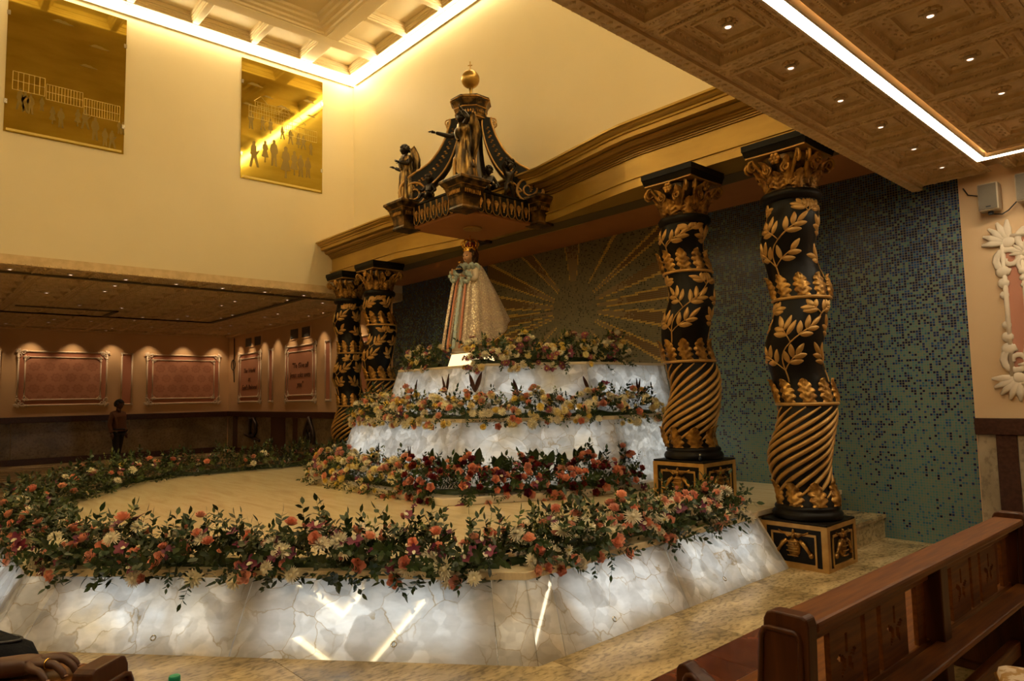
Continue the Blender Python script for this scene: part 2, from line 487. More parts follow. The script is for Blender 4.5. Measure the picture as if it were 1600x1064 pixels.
def mosaic():
    m, t, p = nt('glass_mosaic')
    T = 0.0272
    g = N(t, 'ShaderNodeNewGeometry')
    s = N(t, 'ShaderNodeSeparateXYZ'); L(t, g.outputs['Position'], s.inputs[0])
    u = math_(t, 'DIVIDE', s.outputs[0], T); v = math_(t, 'DIVIDE', s.outputs[2], T)
    cu = math_(t, 'FLOOR', u); cv = math_(t, 'FLOOR', v)
    fu = math_(t, 'FRACT', u); fv = math_(t, 'FRACT', v)
    def edge(f):
        return math_(t, 'MULTIPLY', math_(t, 'GREATER_THAN', f, 0.09), math_(t, 'LESS_THAN', f, 0.91))
    inside = math_(t, 'MULTIPLY', edge(fu), edge(fv))
    cv3 = N(t, 'ShaderNodeCombineXYZ'); L(t, cu, cv3.inputs[0]); L(t, cv, cv3.inputs[1])
    wn = N(t, 'ShaderNodeTexWhiteNoise', noise_dimensions='2D'); L(t, cv3.outputs[0], wn.inputs['Vector'])
    r1 = wn.outputs['Value']
    sc = N(t, 'ShaderNodeSeparateColor'); L(t, wn.outputs['Color'], sc.inputs[0])
    r2 = sc.outputs[1]
    lf = N(t, 'ShaderNodeTexNoise'); lf.inputs['Scale'].default_value = 0.06; lf.inputs['Detail'].default_value = 3
    L(t, cv3.outputs[0], lf.inputs['Vector'])
    # share of dark blue pieces grows upwards
    hz = N(t, 'ShaderNodeMapRange'); L(t, s.outputs[2], hz.inputs['Value'])
    hz.inputs['From Min'].default_value = 0.6; hz.inputs['From Max'].default_value = 3.9
    hz.inputs['To Min'].default_value = 0.03; hz.inputs['To Max'].default_value = 0.97
    share = math_(t, 'ADD', hz.outputs[0], math_(t, 'MULTIPLY_ADD', lf.outputs[0], 0.5, -0.23))
    isblue = math_(t, 'LESS_THAN', r1, share)
    blue = ramp(t, r2, [(0.0, (0.006, 0.014, 0.05)), (0.4, (0.010, 0.035, 0.13)), (0.75, (0.02, 0.085, 0.23)), (0.93, (0.04, 0.12, 0.20))], 'CONSTANT')
    green = ramp(t, r2, [(0.0, (0.12, 0.23, 0.21)), (0.4, (0.09, 0.22, 0.22)), (0.65, (0.15, 0.23, 0.18)), (0.88, (0.04, 0.15, 0.23))], 'CONSTANT')
    field = mixc(t, isblue, green, blue)
    # sun panel in the middle
    px = math_(t, 'SUBTRACT', math_(t, 'MULTIPLY', math_(t, 'ADD', cu, 0.5), T), X0)
    pz = math_(t, 'SUBTRACT', math_(t, 'MULTIPLY', math_(t, 'ADD', cv, 0.5), T), 2.94)
    rad = math_(t, 'SQRT', math_(t, 'ADD', math_(t, 'MULTIPLY', px, px), math_(t, 'MULTIPLY', pz, pz)))
    ang = math_(t, 'DIVIDE', math_(t, 'ARCTAN2', pz, px), 2 * pi)
    ang = math_(t, 'ADD', ang, 0.5)      # 0..1 from -180 to 180 degrees
    rays = [(-169, 2.3), (-150, 2.5), (-128, 2.0), (-48, 2.0), (-26.5, 2.6), (-10.7, 3.4), (1.5, 3.0), (14.6, 2.9), (28.8, 2.4), (49.6, 1.2),
            (90, 7.0), (134, 3.4), (155.5, 3.2), (169.3, 3.0), (178.3, 1.6), (-177.6, 2.3)]
    rays.sort()
    def code(sub):
        st = [(0.0, 0.0)]
        for a, h in sub:
            h *= 1.25; e = 1.25 if h > 1.6 else h
            x = lambda d: (d + 180) / 360
            st.append((x(a - h), 1.0)); st.append((x(a - h + e), 0.5)); st.append((x(a + h - e), 1.0)); st.append((x(a + h), 0.0))
        return ramp(t, ang, st, 'CONSTANT')
    k = math_(t, 'ADD', math_(t, 'ADD', code(rays[:6]), code(rays[6:11])), code(rays[11:]))
    ray_on = math_(t, 'MULTIPLY', math_(t, 'GREATER_THAN', k, 0.25), math_(t, 'GREATER_THAN', rad, 0.47))
    rim = math_(t, 'GREATER_THAN', k, 0.75)
    far = math_(t, 'GREATER_THAN', math_(t, 'MULTIPLY_ADD', r1, 0.5, rad), 1.25)
    core = mixc(t, far, (0.30, 0.21, 0.10), (0.16, 0.075, 0.018))
    gold = ramp(t, r2, [(0.0, (0.62, 0.37, 0.06)), (0.5, (0.74, 0.49, 0.10))], 'CONSTANT')
    rayc = mixc(t, rim, core, gold)
    olive = ramp(t, r2, [(0.0, (0.05, 0.045, 0.025)), (0.13, (0.17, 0.145, 0.08)), (0.5, (0.20, 0.165, 0.09)), (0.85, (0.14, 0.13, 0.08))], 'CONSTANT')
    sunp = mixc(t, ray_on, olive, rayc)
    inp = math_(t, 'LESS_THAN', math_(t, 'ABSOLUTE', px), 2.1)
    colr = mixc(t, inp, field, sunp)
    colr = mixc(t, inside, (0.20, 0.19, 0.12), colr)
    L(t, colr, p.inputs['Base Color'])
    L(t, math_(t, 'MULTIPLY_ADD', inside, -0.5, 0.75), p.inputs['Roughness'])
    b = N(t, 'ShaderNodeBump'); b.inputs['Strength'].default_value = 0.3; b.inputs['Distance'].default_value = 0.004
    L(t, math_(t, 'ADD', inside, math_(t, 'MULTIPLY', r2, 0.4)), b.inputs['Height']); L(t, b.outputs[0], p.inputs['Normal'])
    return m
MT['mosaic'] = mosaic()

def damask():
    m, t, p = nt('pink_damask')
    tc = N(t, 'ShaderNodeTexCoord'); s = N(t, 'ShaderNodeSeparateXYZ'); L(t, tc.outputs['Object'], s.inputs[0])
    v = math_(t, 'DIVIDE', s.outputs[2], 0.30)
    row = math_(t, 'FLOOR', v)
    off = math_(t, 'MULTIPLY', math_(t, 'FLOORED_MODULO', row, 2.0), 0.5)
    u = math_(t, 'ADD', math_(t, 'DIVIDE', s.outputs[0], 0.34), off)
    du = math_(t, 'SUBTRACT', math_(t, 'FRACT', u), 0.5); dv = math_(t, 'SUBTRACT', math_(t, 'FRACT', v), 0.5)
    d = math_(t, 'SQRT', math_(t, 'ADD', math_(t, 'MULTIPLY', du, du), math_(t, 'MULTIPLY', dv, dv)))
    a = math_(t, 'ARCTAN2', dv, du)
    pet = math_(t, 'MULTIPLY', math_(t, 'SINE', math_(t, 'MULTIPLY', a, 8.0)), 0.045)
    k = math_(t, 'SINE', math_(t, 'MULTIPLY', math_(t, 'ADD', d, pet), 26.0))
    inside = math_(t, 'LESS_THAN', math_(t, 'ADD', d, pet), 0.40)
    f = math_(t, 'MULTIPLY', inside, math_(t, 'MULTIPLY_ADD', k, 0.3, 0.7))
    L(t, mixc(t, f, (0.58, 0.28, 0.17), (0.47, 0.205, 0.12)), p.inputs['Base Color'])
    p.inputs['Roughness'].default_value = 0.6
    return m
MT['damask'] = damask()
MT['pinkplain'] = mat('salmon_panel', (0.56, 0.27, 0.16), 0.6)

def goldglass():
    m, t, p = nt('gold_etched_mirror')
    p.inputs['Metallic'].default_value = 1.0
    no = N(t, 'ShaderNodeTexNoise'); no.inputs['Scale'].default_value = 1.2; no.inputs['Detail'].default_value = 4
    L(t, mapped(t, (1, 1, 4)), no.inputs['Vector'])
    L(t, ramp(t, no.outputs[0], [(0.35, (0.40, 0.29, 0.04)), (0.7, (0.52, 0.39, 0.07))]), p.inputs['Base Color'])
    L(t, math_(t, 'MULTIPLY_ADD', no.outputs[0], 0.08, 0.03), p.inputs['Roughness'])
    return m
MT['goldglass'] = goldglass()
MT['etch'] = mat('etched_dark_figure', (0.20, 0.13, 0.02), 0.45, metal=0.6)
MT['etchl'] = mat('etched_light_line', (0.60, 0.45, 0.12), 0.5, metal=0.5)

def robe():
    m, t, p = nt('sequinned_ivory_cloth')
    vo = N(t, 'ShaderNodeTexVoronoi'); vo.inputs['Scale'].default_value = 75
    L(t, mapped(t), vo.inputs['Vector'])
    sc = N(t, 'ShaderNodeSeparateColor'); L(t, vo.outputs['Color'], sc.inputs[0])
    sq = math_(t, 'GREATER_THAN', sc.outputs[0], 0.72)
    L(t, mixc(t, sq, (0.62, 0.48, 0.36), (0.95, 0.85, 0.66)), p.inputs['Base Color'])
    L(t, math_(t, 'MULTIPLY', sq, 0.6), p.inputs['Metallic'])
    L(t, math_(t, 'MULTIPLY_ADD', sq, -0.4, 0.7), p.inputs['Roughness'])
    b = N(t, 'ShaderNodeBump'); b.inputs['Strength'].default_value = 0.6; b.inputs['Distance'].default_value = 0.01
    L(t, sc.outputs[1], b.inputs['Height']); L(t, b.outputs[0], p.inputs['Normal'])
    return m
MT['robe'] = robe()
MT['lace'] = mat('pale_blue_lace', (0.36, 0.50, 0.52), 0.7, col2=(0.62, 0.66, 0.60), nscale=60)
MT['ribbon'] = mat('coral_ribbon', (0.62, 0.24, 0.14), 0.5)
MT['ivory'] = mat('ivory_cloth', (0.72, 0.60, 0.46), 0.6)
MT['skin'] = mat('painted_skin', (0.58, 0.33, 0.19), 0.45)
MT['lips'] = mat('painted_lips', (0.42, 0.12, 0.08), 0.4)
MT['hair'] = mat('brown_hair', (0.06, 0.025, 0.01), 0.5)
MT['eye'] = mat('dark_eye', (0.01, 0.006, 0.004), 0.2)
MT['crown'] = mat('crown_gold', (0.85, 0.50, 0.10), 0.25, metal=1.0)
MT['crownred'] = mat('crown_red_velvet', (0.20, 0.015, 0.015), 0.7)
MT['orb'] = mat('dark_orb', (0.01, 0.015, 0.03), 0.2)
MT['globe'] = mat('gilded_globe', (0.62, 0.40, 0.10), 0.32, metal=0.75, col2=(0.36, 0.21, 0.05), nscale=3, nstretch=(1, 1, 3))
# flowers
MT['rose'] = mat('coral_rose_petal', (0.87, 0.39, 0.26), 0.55, rnd=0.25)
MT['rosep'] = mat('pink_rose_petal', (0.88, 0.46, 0.33), 0.55, rnd=0.3)
MT['redrose'] = mat('crimson_petal', (0.22, 0.014, 0.02), 0.5, rnd=0.6)
MT['white'] = mat('cream_white_petal', (0.82, 0.74, 0.54), 0.55, rnd=0.25)
MT['yellow'] = mat('yellow_petal', (0.80, 0.58, 0.14), 0.55, rnd=0.3)
MT['paleyellow'] = mat('pale_yellow_petal', (0.82, 0.68, 0.34), 0.55, rnd=0.3)
MT['purple'] = mat('purple_orchid_petal', (0.17, 0.018, 0.055), 0.5, rnd=0.5)
MT['mauve'] = mat('mauve_daisy_petal', (0.30, 0.075, 0.095), 0.55, rnd=0.5)
MT['centre'] = mat('flower_centre', (0.55, 0.42, 0.08), 0.7)
MT['leaf'] = mat('dark_green_leaf', (0.028, 0.050, 0.010), 0.42, rnd=0.6)
MT['leafm'] = mat('mid_green_leaf', (0.060, 0.085, 0.014), 0.45, rnd=0.5)
MT['leafl'] = mat('light_green_leaf', (0.17, 0.18, 0.03), 0.5, rnd=0.4)
MT['leafb'] = mat('brown_red_leaf', (0.055, 0.016, 0.010), 0.4, rnd=0.4)
# people
MT['manskin'] = mat('brown_skin', (0.11, 0.045, 0.02), 0.5)
MT['shirt'] = mat('brown_shirt', (0.19, 0.085, 0.04), 0.8)
MT['trousers'] = mat('dark_trousers', (0.02, 0.017, 0.016), 0.8)
MT['manhair'] = mat('black_hair', (0.008, 0.007, 0.006), 0.6)
MT['nail'] = mat('finger_nail', (0.36, 0.18, 0.10), 0.35)
MT['bottlecap'] = mat('green_bottle_cap', (0.02, 0.32, 0.16), 0.35)
MT['jet'] = mat('black_fabric', (0.004, 0.004, 0.006), 0.75, bump=0.4, bscale=90, spec=0.2)
MT['brocade'] = mat('cream_gold_brocade', (0.74, 0.56, 0.34), 0.6, col2=(0.46, 0.24, 0.05), nscale=22, lo=0.48, hi=0.56)
def clear():
    m, t, p = nt('clear_bottle'); p.inputs['Base Color'].default_value = (0.9, 0.8, 0.7, 1)
    p.inputs['Transmission Weight'].default_value = 0.9; p.inputs['Roughness'].default_value = 0.05; p.inputs['IOR'].default_value = 1.33
    return m
MT['bottle'] = clear()
# ================================================================== the setting
def struct(name, mb, m, smooth=False, label=None):
    o = mb.build(name, m, None, smooth)
    o['kind'] = 'structure'
    if label: o['label'] = label
    return o

floor = struct('floor', MB().b2(XF - .2, XN + .2, YB - .2, YM + .2, -0.2, 0.0), MT['granite'], label='polished beige granite church floor')
# granite slabs of the near floor and red marble band
def slab_mesh(name, lx, ly, m):
    mb = MB(); mb.prism([(-lx/2, -ly/2), (lx/2, -ly/2), (lx/2, ly/2), (-lx/2, ly/2)], 0, 0.006)
    return mb.mesh(name, m)
sl = slab_mesh('floor_slab', 1.796, 1.196, MT['granite'])
for i in range(6):
    for j in range(9):
        x = -2.42 - 0.9 - 1.8 * i; y = -2.4 + 1.2 * j
        if x < -8: continue
        put('floor_slab', sl, floor, (x, y, 0.0))
sl2 = slab_mesh('floor_slab', 1.796, 1.196, MT['granite'])
for i in range(2):
    for j in range(9):
        put('floor_slab', sl2, floor, (-1.60 + 0.9 + 1.8 * i, -2.4 + 1.2 * j, 0.0))
rm = slab_mesh('marble_tile', 0.815, 0.796, MT['redmarble'])
for j in range(12):
    put('marble_tile', rm, floor, (-2.01, -1.46 + 0.8 * j, 0.0))
rm2 = slab_mesh('marble_tile', 0.55, 1.196, MT['redmarble'])
for j in range(9):
    put('marble_tile', rm2, floor, (-17.6, -2.0 + 1.2 * j, 0.0))

# aisle walls
wl = struct('wall_left', MB().b2(XF - .2, XF, YB, YM, 0, ZC + .3), MT['aisle'], label='far side wall of the aisle, peach paint above dado')
wbl = struct('wall_back_left', MB().b2(XF - .2, -12.63, YM, YM + .2, 0, ZC + .3), MT['aisle'])
wb = struct('wall_back', MB().b2(-12.63, -1.965, YM, YM + .2, 0, 4.2), MT['mosaic'], label='niche wall of blue and green glass mosaic with golden sunburst')
wbr = struct('wall_back_right', MB().b2(-1.965, XN + .2, YM - .012, YM + .2, 0, ZC + .3), MT['aisle'])
struct('wall_right', MB().b2(XN, XN + .2, YB, YM, 0, ZC + .3), MT['aisle'])
struct('wall_front', MB().b2(XF - .2, XN + .2, YB - .2, YB, 0, ZC + .3), MT['aisle'])
# upper walls of the high bay
wul = struct('wall_upper_left', MB().b2(XL - .2, XL, YF, YU + .2, ZC + .03, ZH + .5).b2(XL - .2, XL, YU, YM, ZC + .03, 4.2), MT['cream'], label='tall cream wall above the far aisle')
wub = struct('wall_upper_back', MB().b2(XL, XR, YU, YU + .18, 4.0, ZH + .5), MT['cream'], label='tall cream wall above the golden entablature')
struct('wall_upper_right', MB().b2(XR, XR + .2, YF, YU + .2, ZC + .12, ZH + .5).b2(XR, XR + .2, YU, YM, ZC + .12, 4.2), MT['cream'])
struct('wall_upper_front', MB().b2(XL, XR, YF - .2, YF, ZC, ZH + .5), MT['cream'])

# dado: rail, skirting, posts and stone panels
def dado(name, x0, x1, wall, panel_edges, along='x', pos=0.0, face=-1, stone='dadostone', posts=()):
    o = empty(name, (0, 0, 0)); o['kind'] = 'structure'
    def bb(a, b, z0, z1, d, nm, m):
        mb = MB()
        if along == 'x': mb.b2(a, b, pos, pos + face * d, z0, z1)
        else: mb.b2(pos, pos + face * d, a, b, z0, z1)
        mb.build(nm, m, o, bevel=0.006)
    bb(x0, x1, 1.13, 1.29, 0.05, 'rail', MT['dark'])
    bb(x0, x1, 0.006, 0.17, 0.035, 'skirting', MT['dark'])
    for a, b in panel_edges:
        bb(a, b, 0.17, 1.13, 0.015, 'stone_panel', MT[stone])
    for a, b in posts:
        bb(a, b, 0.17, 1.13, 0.035, 'post', MT['dark'])
    return o
dado('trim_1', YB + .02, YM - .02, None, [(-8.9 + i * 2.808 + .004, -8.9 + (i + 1) * 2.808 - .004) for i in range(6)], 'y', XF, 1)
bp_ = [(-21.6, -18.95), (-18.05, -17.5), (-17.3, -14.9), (-13.9, -13.3), (-13.2, -12.7)]
dado('trim_2', XF + .052, -12.7, None, [(-22.36, -21.9), (-21.55, -18.98), (-18.05, -17.55), (-17.3, -14.75), (-13.75, -13.3), (-13.15, -12.7)], 'x', YM, -1,
     'dadostone', [(-21.9, -21.55), (-18.98, -18.05), (-17.55, -17.3), (-14.75, -13.75), (-13.3, -13.15)])
dado('trim_3', -1.965, 4.0, None, [(-1.955, -1.80), (-1.63, 0.6), (0.9, 3.9)], 'x', YM - .012, -1, 'dadopale', [(-1.80, -1.63), (0.6, 0.9)])

# ---------------------------------------------------------------- coffered aisle ceilings
def ceiling_tile_mesh():
    mb = MB(); q = sqrt(2)
    A = pi / 4
    def sq(prof): mb.lathe([(h * q, z) for h, z in prof], 4, a0=A, caps=False)
    sq([(.5, .012), (.5, .004), (.415, .004), (.41, -.010), (.395, -.016), (.38, -.010), (.375, .010), (.362, .030), (.350, .034), (.325, .034),
        (.318, .052), (.30, .060), (.225, .060), (.222, .046), (.205, .044), (.198, .072), (.185, .078), (.17, .080), (.01, .080)])
    for s in range(4):
        rot = Matrix.Rotation(s * pi / 2, 4, 'Z')
        st = len(mb.v)
        for k in range(13):                                   # egg row
            x = -.312 + k * .052
            mb.ball((x, .338, .030), (.020, .013, .016), 6, 4)
        for k in range(9):                                    # scroll relief on the inner band
            x = -.23 + k * .0575
            mb.ball((x, .262 + .014 * (-1) ** k, .058), (.024, .012, .010), 5, 4)
        for k in range(11):                                   # carved border between tiles
            x = -.45 + k * .09
            mb.ball((x, .458 + .012 * (-1) ** k, .004), (.036, .017, .012), 6, 4)
        for k in range(24):                                   # fine dentils
            x = -.37 + k * .0322
            mb.box((x, .421, -.002), (.016, .014, .012))
        for a in (-.15, .15):
            mb.ball((a, .15, .078), (.03, .03, .012), 6, 4)
        mb.xf(rot, st)
    for k in range(8):
        a = k * pi / 4
        mb.ball((.06 * cos(a), .06 * sin(a), .074), (.032 if k % 2 else .022, .02, .016), 6, 4)
    mb.lathe([(.035, .08), (.045, .066), (.028, .062), (.0, .062)], 10)
    return mb.mesh('ceiling_tile', MT['tile'])
TILE = ceiling_tile_mesh()
cr = struct('ceiling_right', MB().b2(XR + .1, XN + .2, YB, YM, ZC + .095, ZC + .3), MT['tile'], label='low aisle ceiling of carved taupe plaster coffers')
cl = struct('ceiling_left', MB().b2(XF - .2, XL - .1, YB, YM, ZC + .095, ZC + .3), MT['tile'], label='low coffered ceiling of the far aisle')
struct('ceiling_front', MB().b2(XL, XR, YB, YF, ZC, ZC + .3), MT['tile'])
P = 0.79
ROWX = [(-1.975, .63)] + [(-1.545 + P * (i + .5), P) for i in range(6)]
ROWY = [7.51 - P * i for i in range(11)]
def place_tile(cp, x, y, sx, sy):
    put('ceiling_tile', TILE, cp, (x, y, ZC + .016), (0, 0, 0), (sx, sy, 0.95))
for xi, (x, sx) in enumerate(ROWX):
    for yi, y in enumerate(ROWY):
        sy = P
        if xi > 0 and yi == 0: y, sy = 7.655, .53
        if xi > 0 and yi == 1: y, sy = 6.79, .905
        if xi > 0 and yi > 1: y = 7.51 - P * yi + .01
        place_tile(cr, x, y, sx * .996, sy * .996)
nx, ny = 13, 14
px_ = (XL - XF - .1) / nx
for i in range(nx):
    for j in range(ny):
        place_tile(cl, XL - .1 - px_ * (i + .5), YM - .02 - .79 * (j + .5), px_ * .996, .79 * .996)
# deeper frame lines in the far ceiling
def edge_trim(name, x, s, y0, y1):
    mb = MB()
    mb.b2(x - s * .005, x + s * .092, y0, y1, ZC - .004, ZC + .14)
    n = int((y1 - y0) / .075)
    for i in range(n):
        y = y0 + (i + .5) * (y1 - y0) / n
        mb.ball((x + s * .012, y, ZC + .012), (.026, .030, .026), 6, 4)
        mb.ball((x + s * .055, y + .02, ZC - .006), (.022, .018, .010), 5, 4)
    o = struct(name, mb, MT['tile'])
edge_trim('trim_4', XR, 1, 0.2, YM)
edge_trim('trim_5', XL, -1, -1.0, YM)
mb = MB(); mb.b2(XF, XL, YM - .16, YM - .02, ZC - .03, ZC + .02); mb.b2(XF + .02, XF + .14, YB, YM, ZC - .03, ZC + .02)
struct('trim_6', mb, MT['tile'])
mb = MB()
for k in range(3):
    mb.b2(-18.6 - .2 * k * 0, -18.5, 1.0, 6.2, ZC - .012, ZC + .01)
mb.b2(-18.6, -13.1, 6.1, 6.2, ZC - .012, ZC + .01); mb.b2(-18.6, -13.1, 1.0, 1.1, ZC - .012, ZC + .01); mb.b2(-13.1, -13.0, 1.0, 7.8, ZC - .012, ZC + .01)
mb.b2(-18.6, -17.3, 3.6, 3.7, ZC - .012, ZC + .01); mb.b2(-17.4, -17.3, 1.8, 3.7, ZC - .012, ZC + .01)
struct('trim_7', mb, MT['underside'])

# light band in the near ceiling
lb = empty('light_band', (-1.61, 7.3, ZC), 0, 'long glowing white light band let into the low aisle ceiling', 'light')
mb = MB(); mb.b2(-0.035, 0.035, -12.0, 0.035, -.012, .05)
mb.build('long_diffuser', MT['strip'], lb)
mb = MB(); mb.b2(0.035, 7.0, -.035, .035, -.012, .05)
mb.build('cross_diffuser', MT['strip'], lb)
mb = MB(); mb.b2(-0.05, -0.0355, -12.0, 0.05, -.014, .06); mb.b2(-.05, 7.0, .0355, .05, -.014, .06); mb.b2(.0355, .05, -12.0, -.05, -.014, .06); mb.b2(.05, 7.0, -.05, -.0355, -.014, .06)
mb.build('channel', MT['plaster'], lb)

# ---------------------------------------------------------------- high ceiling with beams and coves
ch = struct('ceiling', MB().b2(XL - .2, XR + .2, YF - .2, YU + .2, ZH + .18, ZH + .5), MT['coffer'], label='high cream ceiling with framed coffers')
def beam(x0, x1, y0, y1, dz=0.0):
    """stepped beam hanging from the high ceiling"""
    mb = MB()
    for g, za, zb in ((0.0, .02, .07), (.022, .055, .095), (.036, .085, .125), (.062, .115, .185)):
        if (x1 - x0) < (y1 - y0): mb.b2(x0 - g, x1 + g, y0, y1, ZH + za, ZH + zb)
        else: mb.b2(x0, x1, y0 - g, y1 + g, ZH + za + .004, ZH + zb + .004)
    mb.build('beam', MT['coffer'], ch, bevel=0.012)
RB = 1.10
beam(XL + RB - .10, XL + RB + .16, YF + .12, YU - .12); beam(XR - RB - .16, XR - RB + .10, YF + .12, YU - .12)
beam(XL + .12, XR - .12, YU - RB - .16, YU - RB + .10); beam(XL + .12, XR - .12, YF + RB - .10, YF + RB + .16)
for k in range(9):
    y = YU - RB - .03 - 1.02 * (k + 1)
    beam(XL + .12, XL + RB - .1, y - .055, y + .055); beam(XR - RB + .1, XR - .12, y - .055, y + .055)
for k in range(7):
    x = XL + RB + .03 + 1.085 * (k + 1)
    if x > XR - RB - .4: break
    beam(x - .055, x + .055, YU - RB + .1, YU - .12); beam(x - .055, x + .055, YF + .12, YF + RB - .1)
# wall frames
beam(XL + .125, XL + .20, YF + .12, YU - .12); beam(XR - .20, XR - .125, YF + .12, YU - .12)
beam(XL + .12, XR - .12, YU - .20, YU - .125); beam(XL + .12, XR - .12, YF + .125, YF + .20)
# inner big panel: deeper moulding
mb = MB()
xa, xb, ya, yb = XL + RB + .16, XR - RB - .16, YF + RB + .16, YU - RB - .16
mb.sweep([(xa, ya), (xa, yb), (xb, yb), (xb, ya)], [(-.02, ZH + .03), (.05, ZH + .03), (.07, ZH + .055), (.14, ZH + .06), (.16, ZH + .09), (.24, ZH + .095), (.26, ZH + .13), (.33, ZH + .135), (.345, ZH + .185), (-.02, ZH + .185)], closed=True)
mb.build('panel_moulding', MT['coffer'], ch)
# cove bands
def cove(lbl, x0, x1, y0, y1):
    mb = MB(); mb.b2(x0, x1, y0, y1, ZH - .065, ZH + .02)
    cx_, cy_ = (x0 + x1) / 2, (y0 + y1) / 2
    o = empty('cove_light', (cx_, cy_, ZH), 0, lbl, 'light', 'cove lights round the high ceiling')
    mb.xf(Matrix.Translation((-cx_, -cy_, -ZH))); mb.build('diffuser', MT['cove'], o)
    w_ = .02                       # metal channel between diffuser and wall
    mb = MB()
    if x1 - x0 < y1 - y0:
        s = 1 if cx_ > X0 else -1
        mb.b2(cx_ + s * .031, cx_ + s * .055, y0, y1, ZH - .105, ZH + .06)
    else:
        s = 1 if cy_ > 1 else -1
        mb.b2(x0, x1, cy_ + s * .031, cy_ + s * .055, ZH - .105, ZH + .06)
    mb.xf(Matrix.Translation((-cx_, -cy_, -ZH))); mb.build('channel', MT['coffer'], o)
cove('glowing cove light where the far cream wall meets the high ceiling', XL + .035, XL + .095, YF + .01, YU - .01)
cove('glowing cove light where the back cream wall meets the high ceiling', XL + .097, XR - .097, YU - .095, YU - .035)
cove('glowing cove light along the near edge of the high ceiling', XR - .095, XR - .035, YF + .01, YU - .01)
cove('glowing cove light at the nave end of the high ceiling', XL + .097, XR - .097, YF + .035, YF + .095)

# ---------------------------------------------------------------- entablature over the columns
DXF = [(-4.94, 6.33), (-2.6, 6.33), (-2.35, 6.36), (-0.95, 6.62), (0.95, 6.62), (2.35, 6.36), (2.6, 6.33), (4.92, 6.33)]
PATH = [(X0 + d, y) for d, y in DXF]
ent = empty('entablature', (X0, 6.5, 3.98), 0, 'long gold painted entablature carried by the twisted columns', 'entablature')
off = (-X0, -6.5, -3.98)
def ent_part(name, prof, m):
    mb = MB(); mb.sweep(PATH, prof)
    mb.xf(Matrix.Translation(off)); mb.build(name, m, ent)
ent_part('architrave', [(-.45, 3.98), (.0, 3.98), (.045, 3.98), (.045, 4.055), (.035, 4.06), (.035, 4.085), (.055, 4.09), (.055, 4.105), (0.0, 4.115), (-.45, 4.115)], MT['goldpaint'])
ent_part('frieze', [(-.45, 4.115), (.0, 4.115), (.0, 4.36), (-.45, 4.36)], MT['goldpaint'])
ent_part('bed_moulding', [(-.45, 4.36), (.02, 4.36), (.02, 4.375), (.035, 4.378), (.035, 4.395), (.055, 4.398), (.06, 4.415), (.08, 4.42), (.085, 4.437), (.13, 4.44), (.155, 4.462), (.165, 4.49), (.15, 4.50), (-.45, 4.50)], MT['golddark'])
ent_part('cornice', [(-.47, 4.50), (.165, 4.50), (.235, 4.505), (.24, 4.56), (.262, 4.563), (.266, 4.585), (.285, 4.588), (.31, 4.605), (.318, 4.625), (.345, 4.63), (.345, 4.655), (-.47, 4.665)], MT['goldpaint'])
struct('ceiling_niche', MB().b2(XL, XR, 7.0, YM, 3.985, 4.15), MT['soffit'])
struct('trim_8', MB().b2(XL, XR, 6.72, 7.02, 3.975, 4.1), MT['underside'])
# ================================================================== sanctuary platform
def mir(p): return (2 * X0 - p[0], p[1])
B = [(-3.0, 6.02), (-3.0, 2.88), (-5.80, 0.50)]; B += [mir(p) for p in reversed(B)]
T = [(-3.29, 6.02), (-3.29, 3.06), (-5.87, 0.76)]; T += [mir(p) for p in reversed(T)]
ZT = 0.42
plat = empty('altar_platform', (X0, 4.0, 0), 0, 'low many-sided altar platform with backlit onyx sides and cream marble floor', 'platform')
TL = Matrix.Translation((-X0, -4.0, 0))
def lerp(a, b, t): return tuple(a[i] + (b[i] - a[i]) * t for i in range(len(a)))
def v3(p, z): return Vector((p[0], p[1], z))

def panel(parent, tl, b0, b1, t0, t1, zb, zt, m, name='onyx_panel', lit=0.0, light_col=COOL, gap=0.003, depth=0.02, back=0.11, inset=0.15):
    """sloping stone slab, open to the light box behind it"""
    q = [v3(b0, zb), v3(b1, zb), v3(t1, zt), v3(t0, zt)]
    c = sum(q, Vector()) / 4
    n = (q[1] - q[0]).cross(q[3] - q[0]).normalized()
    ctr = Vector((X0, 5.5, c.z))
    flip = n.dot(c - ctr) < 0
    if flip: n = -n
    e = (q[1] - q[0]).normalized()
    q = [q[0] + e * gap, q[1] - e * gap, q[2] - e * gap, q[3] + e * gap]
    r = [p - n * depth for p in q]
    mb = MB()
    # subdivided front so that the shading stays even
    fs = [(0, 1, 2, 3), (0, 4, 5, 1), (1, 5, 6, 2), (2, 6, 7, 3), (3, 7, 4, 0)]
    mb.add(q + r, [f[::-1] for f in fs] if flip else fs)
    mb.xf(tl)
    o = mb.build(name, m, parent)
    if lit:
        w_ = max(.03, ((q[1] - q[0]).length + (q[2] - q[3]).length) / 2 - inset * 2)
        h_ = (q[3] - q[0]).length - inset * 1.0
        lo = c - n * back
        l = area('backlight', lo, n, w_, max(h_, .1), lit * w_ * max(h_, .1), light_col)
        # align the long side with the panel
        z = -n; x = e; y = z.cross(x)
        l.matrix_world = Matrix(((x.x, y.x, -n.x, lo.x), (x.y, y.y, -n.y, lo.y), (x.z, y.z, -n.z, lo.z), (0, 0, 0, 1)))
    return o
def grommet(parent, tl, p, n):
    mb = MB(); pts = []
    n = n.normalized(); a = Vector((0, 0, 1)).cross(n).normalized(); b = n.cross(a)
    for i in range(14):
        t = 2 * pi * i / 14
        pts.append(p + a * (.016 * cos(t)) + b * (.016 * sin(t)))
    mb.tube(pts, .0045, 6, closed=True)
    mb.xf(tl); mb.build('steel_grommet', MT['steel'], parent, True)

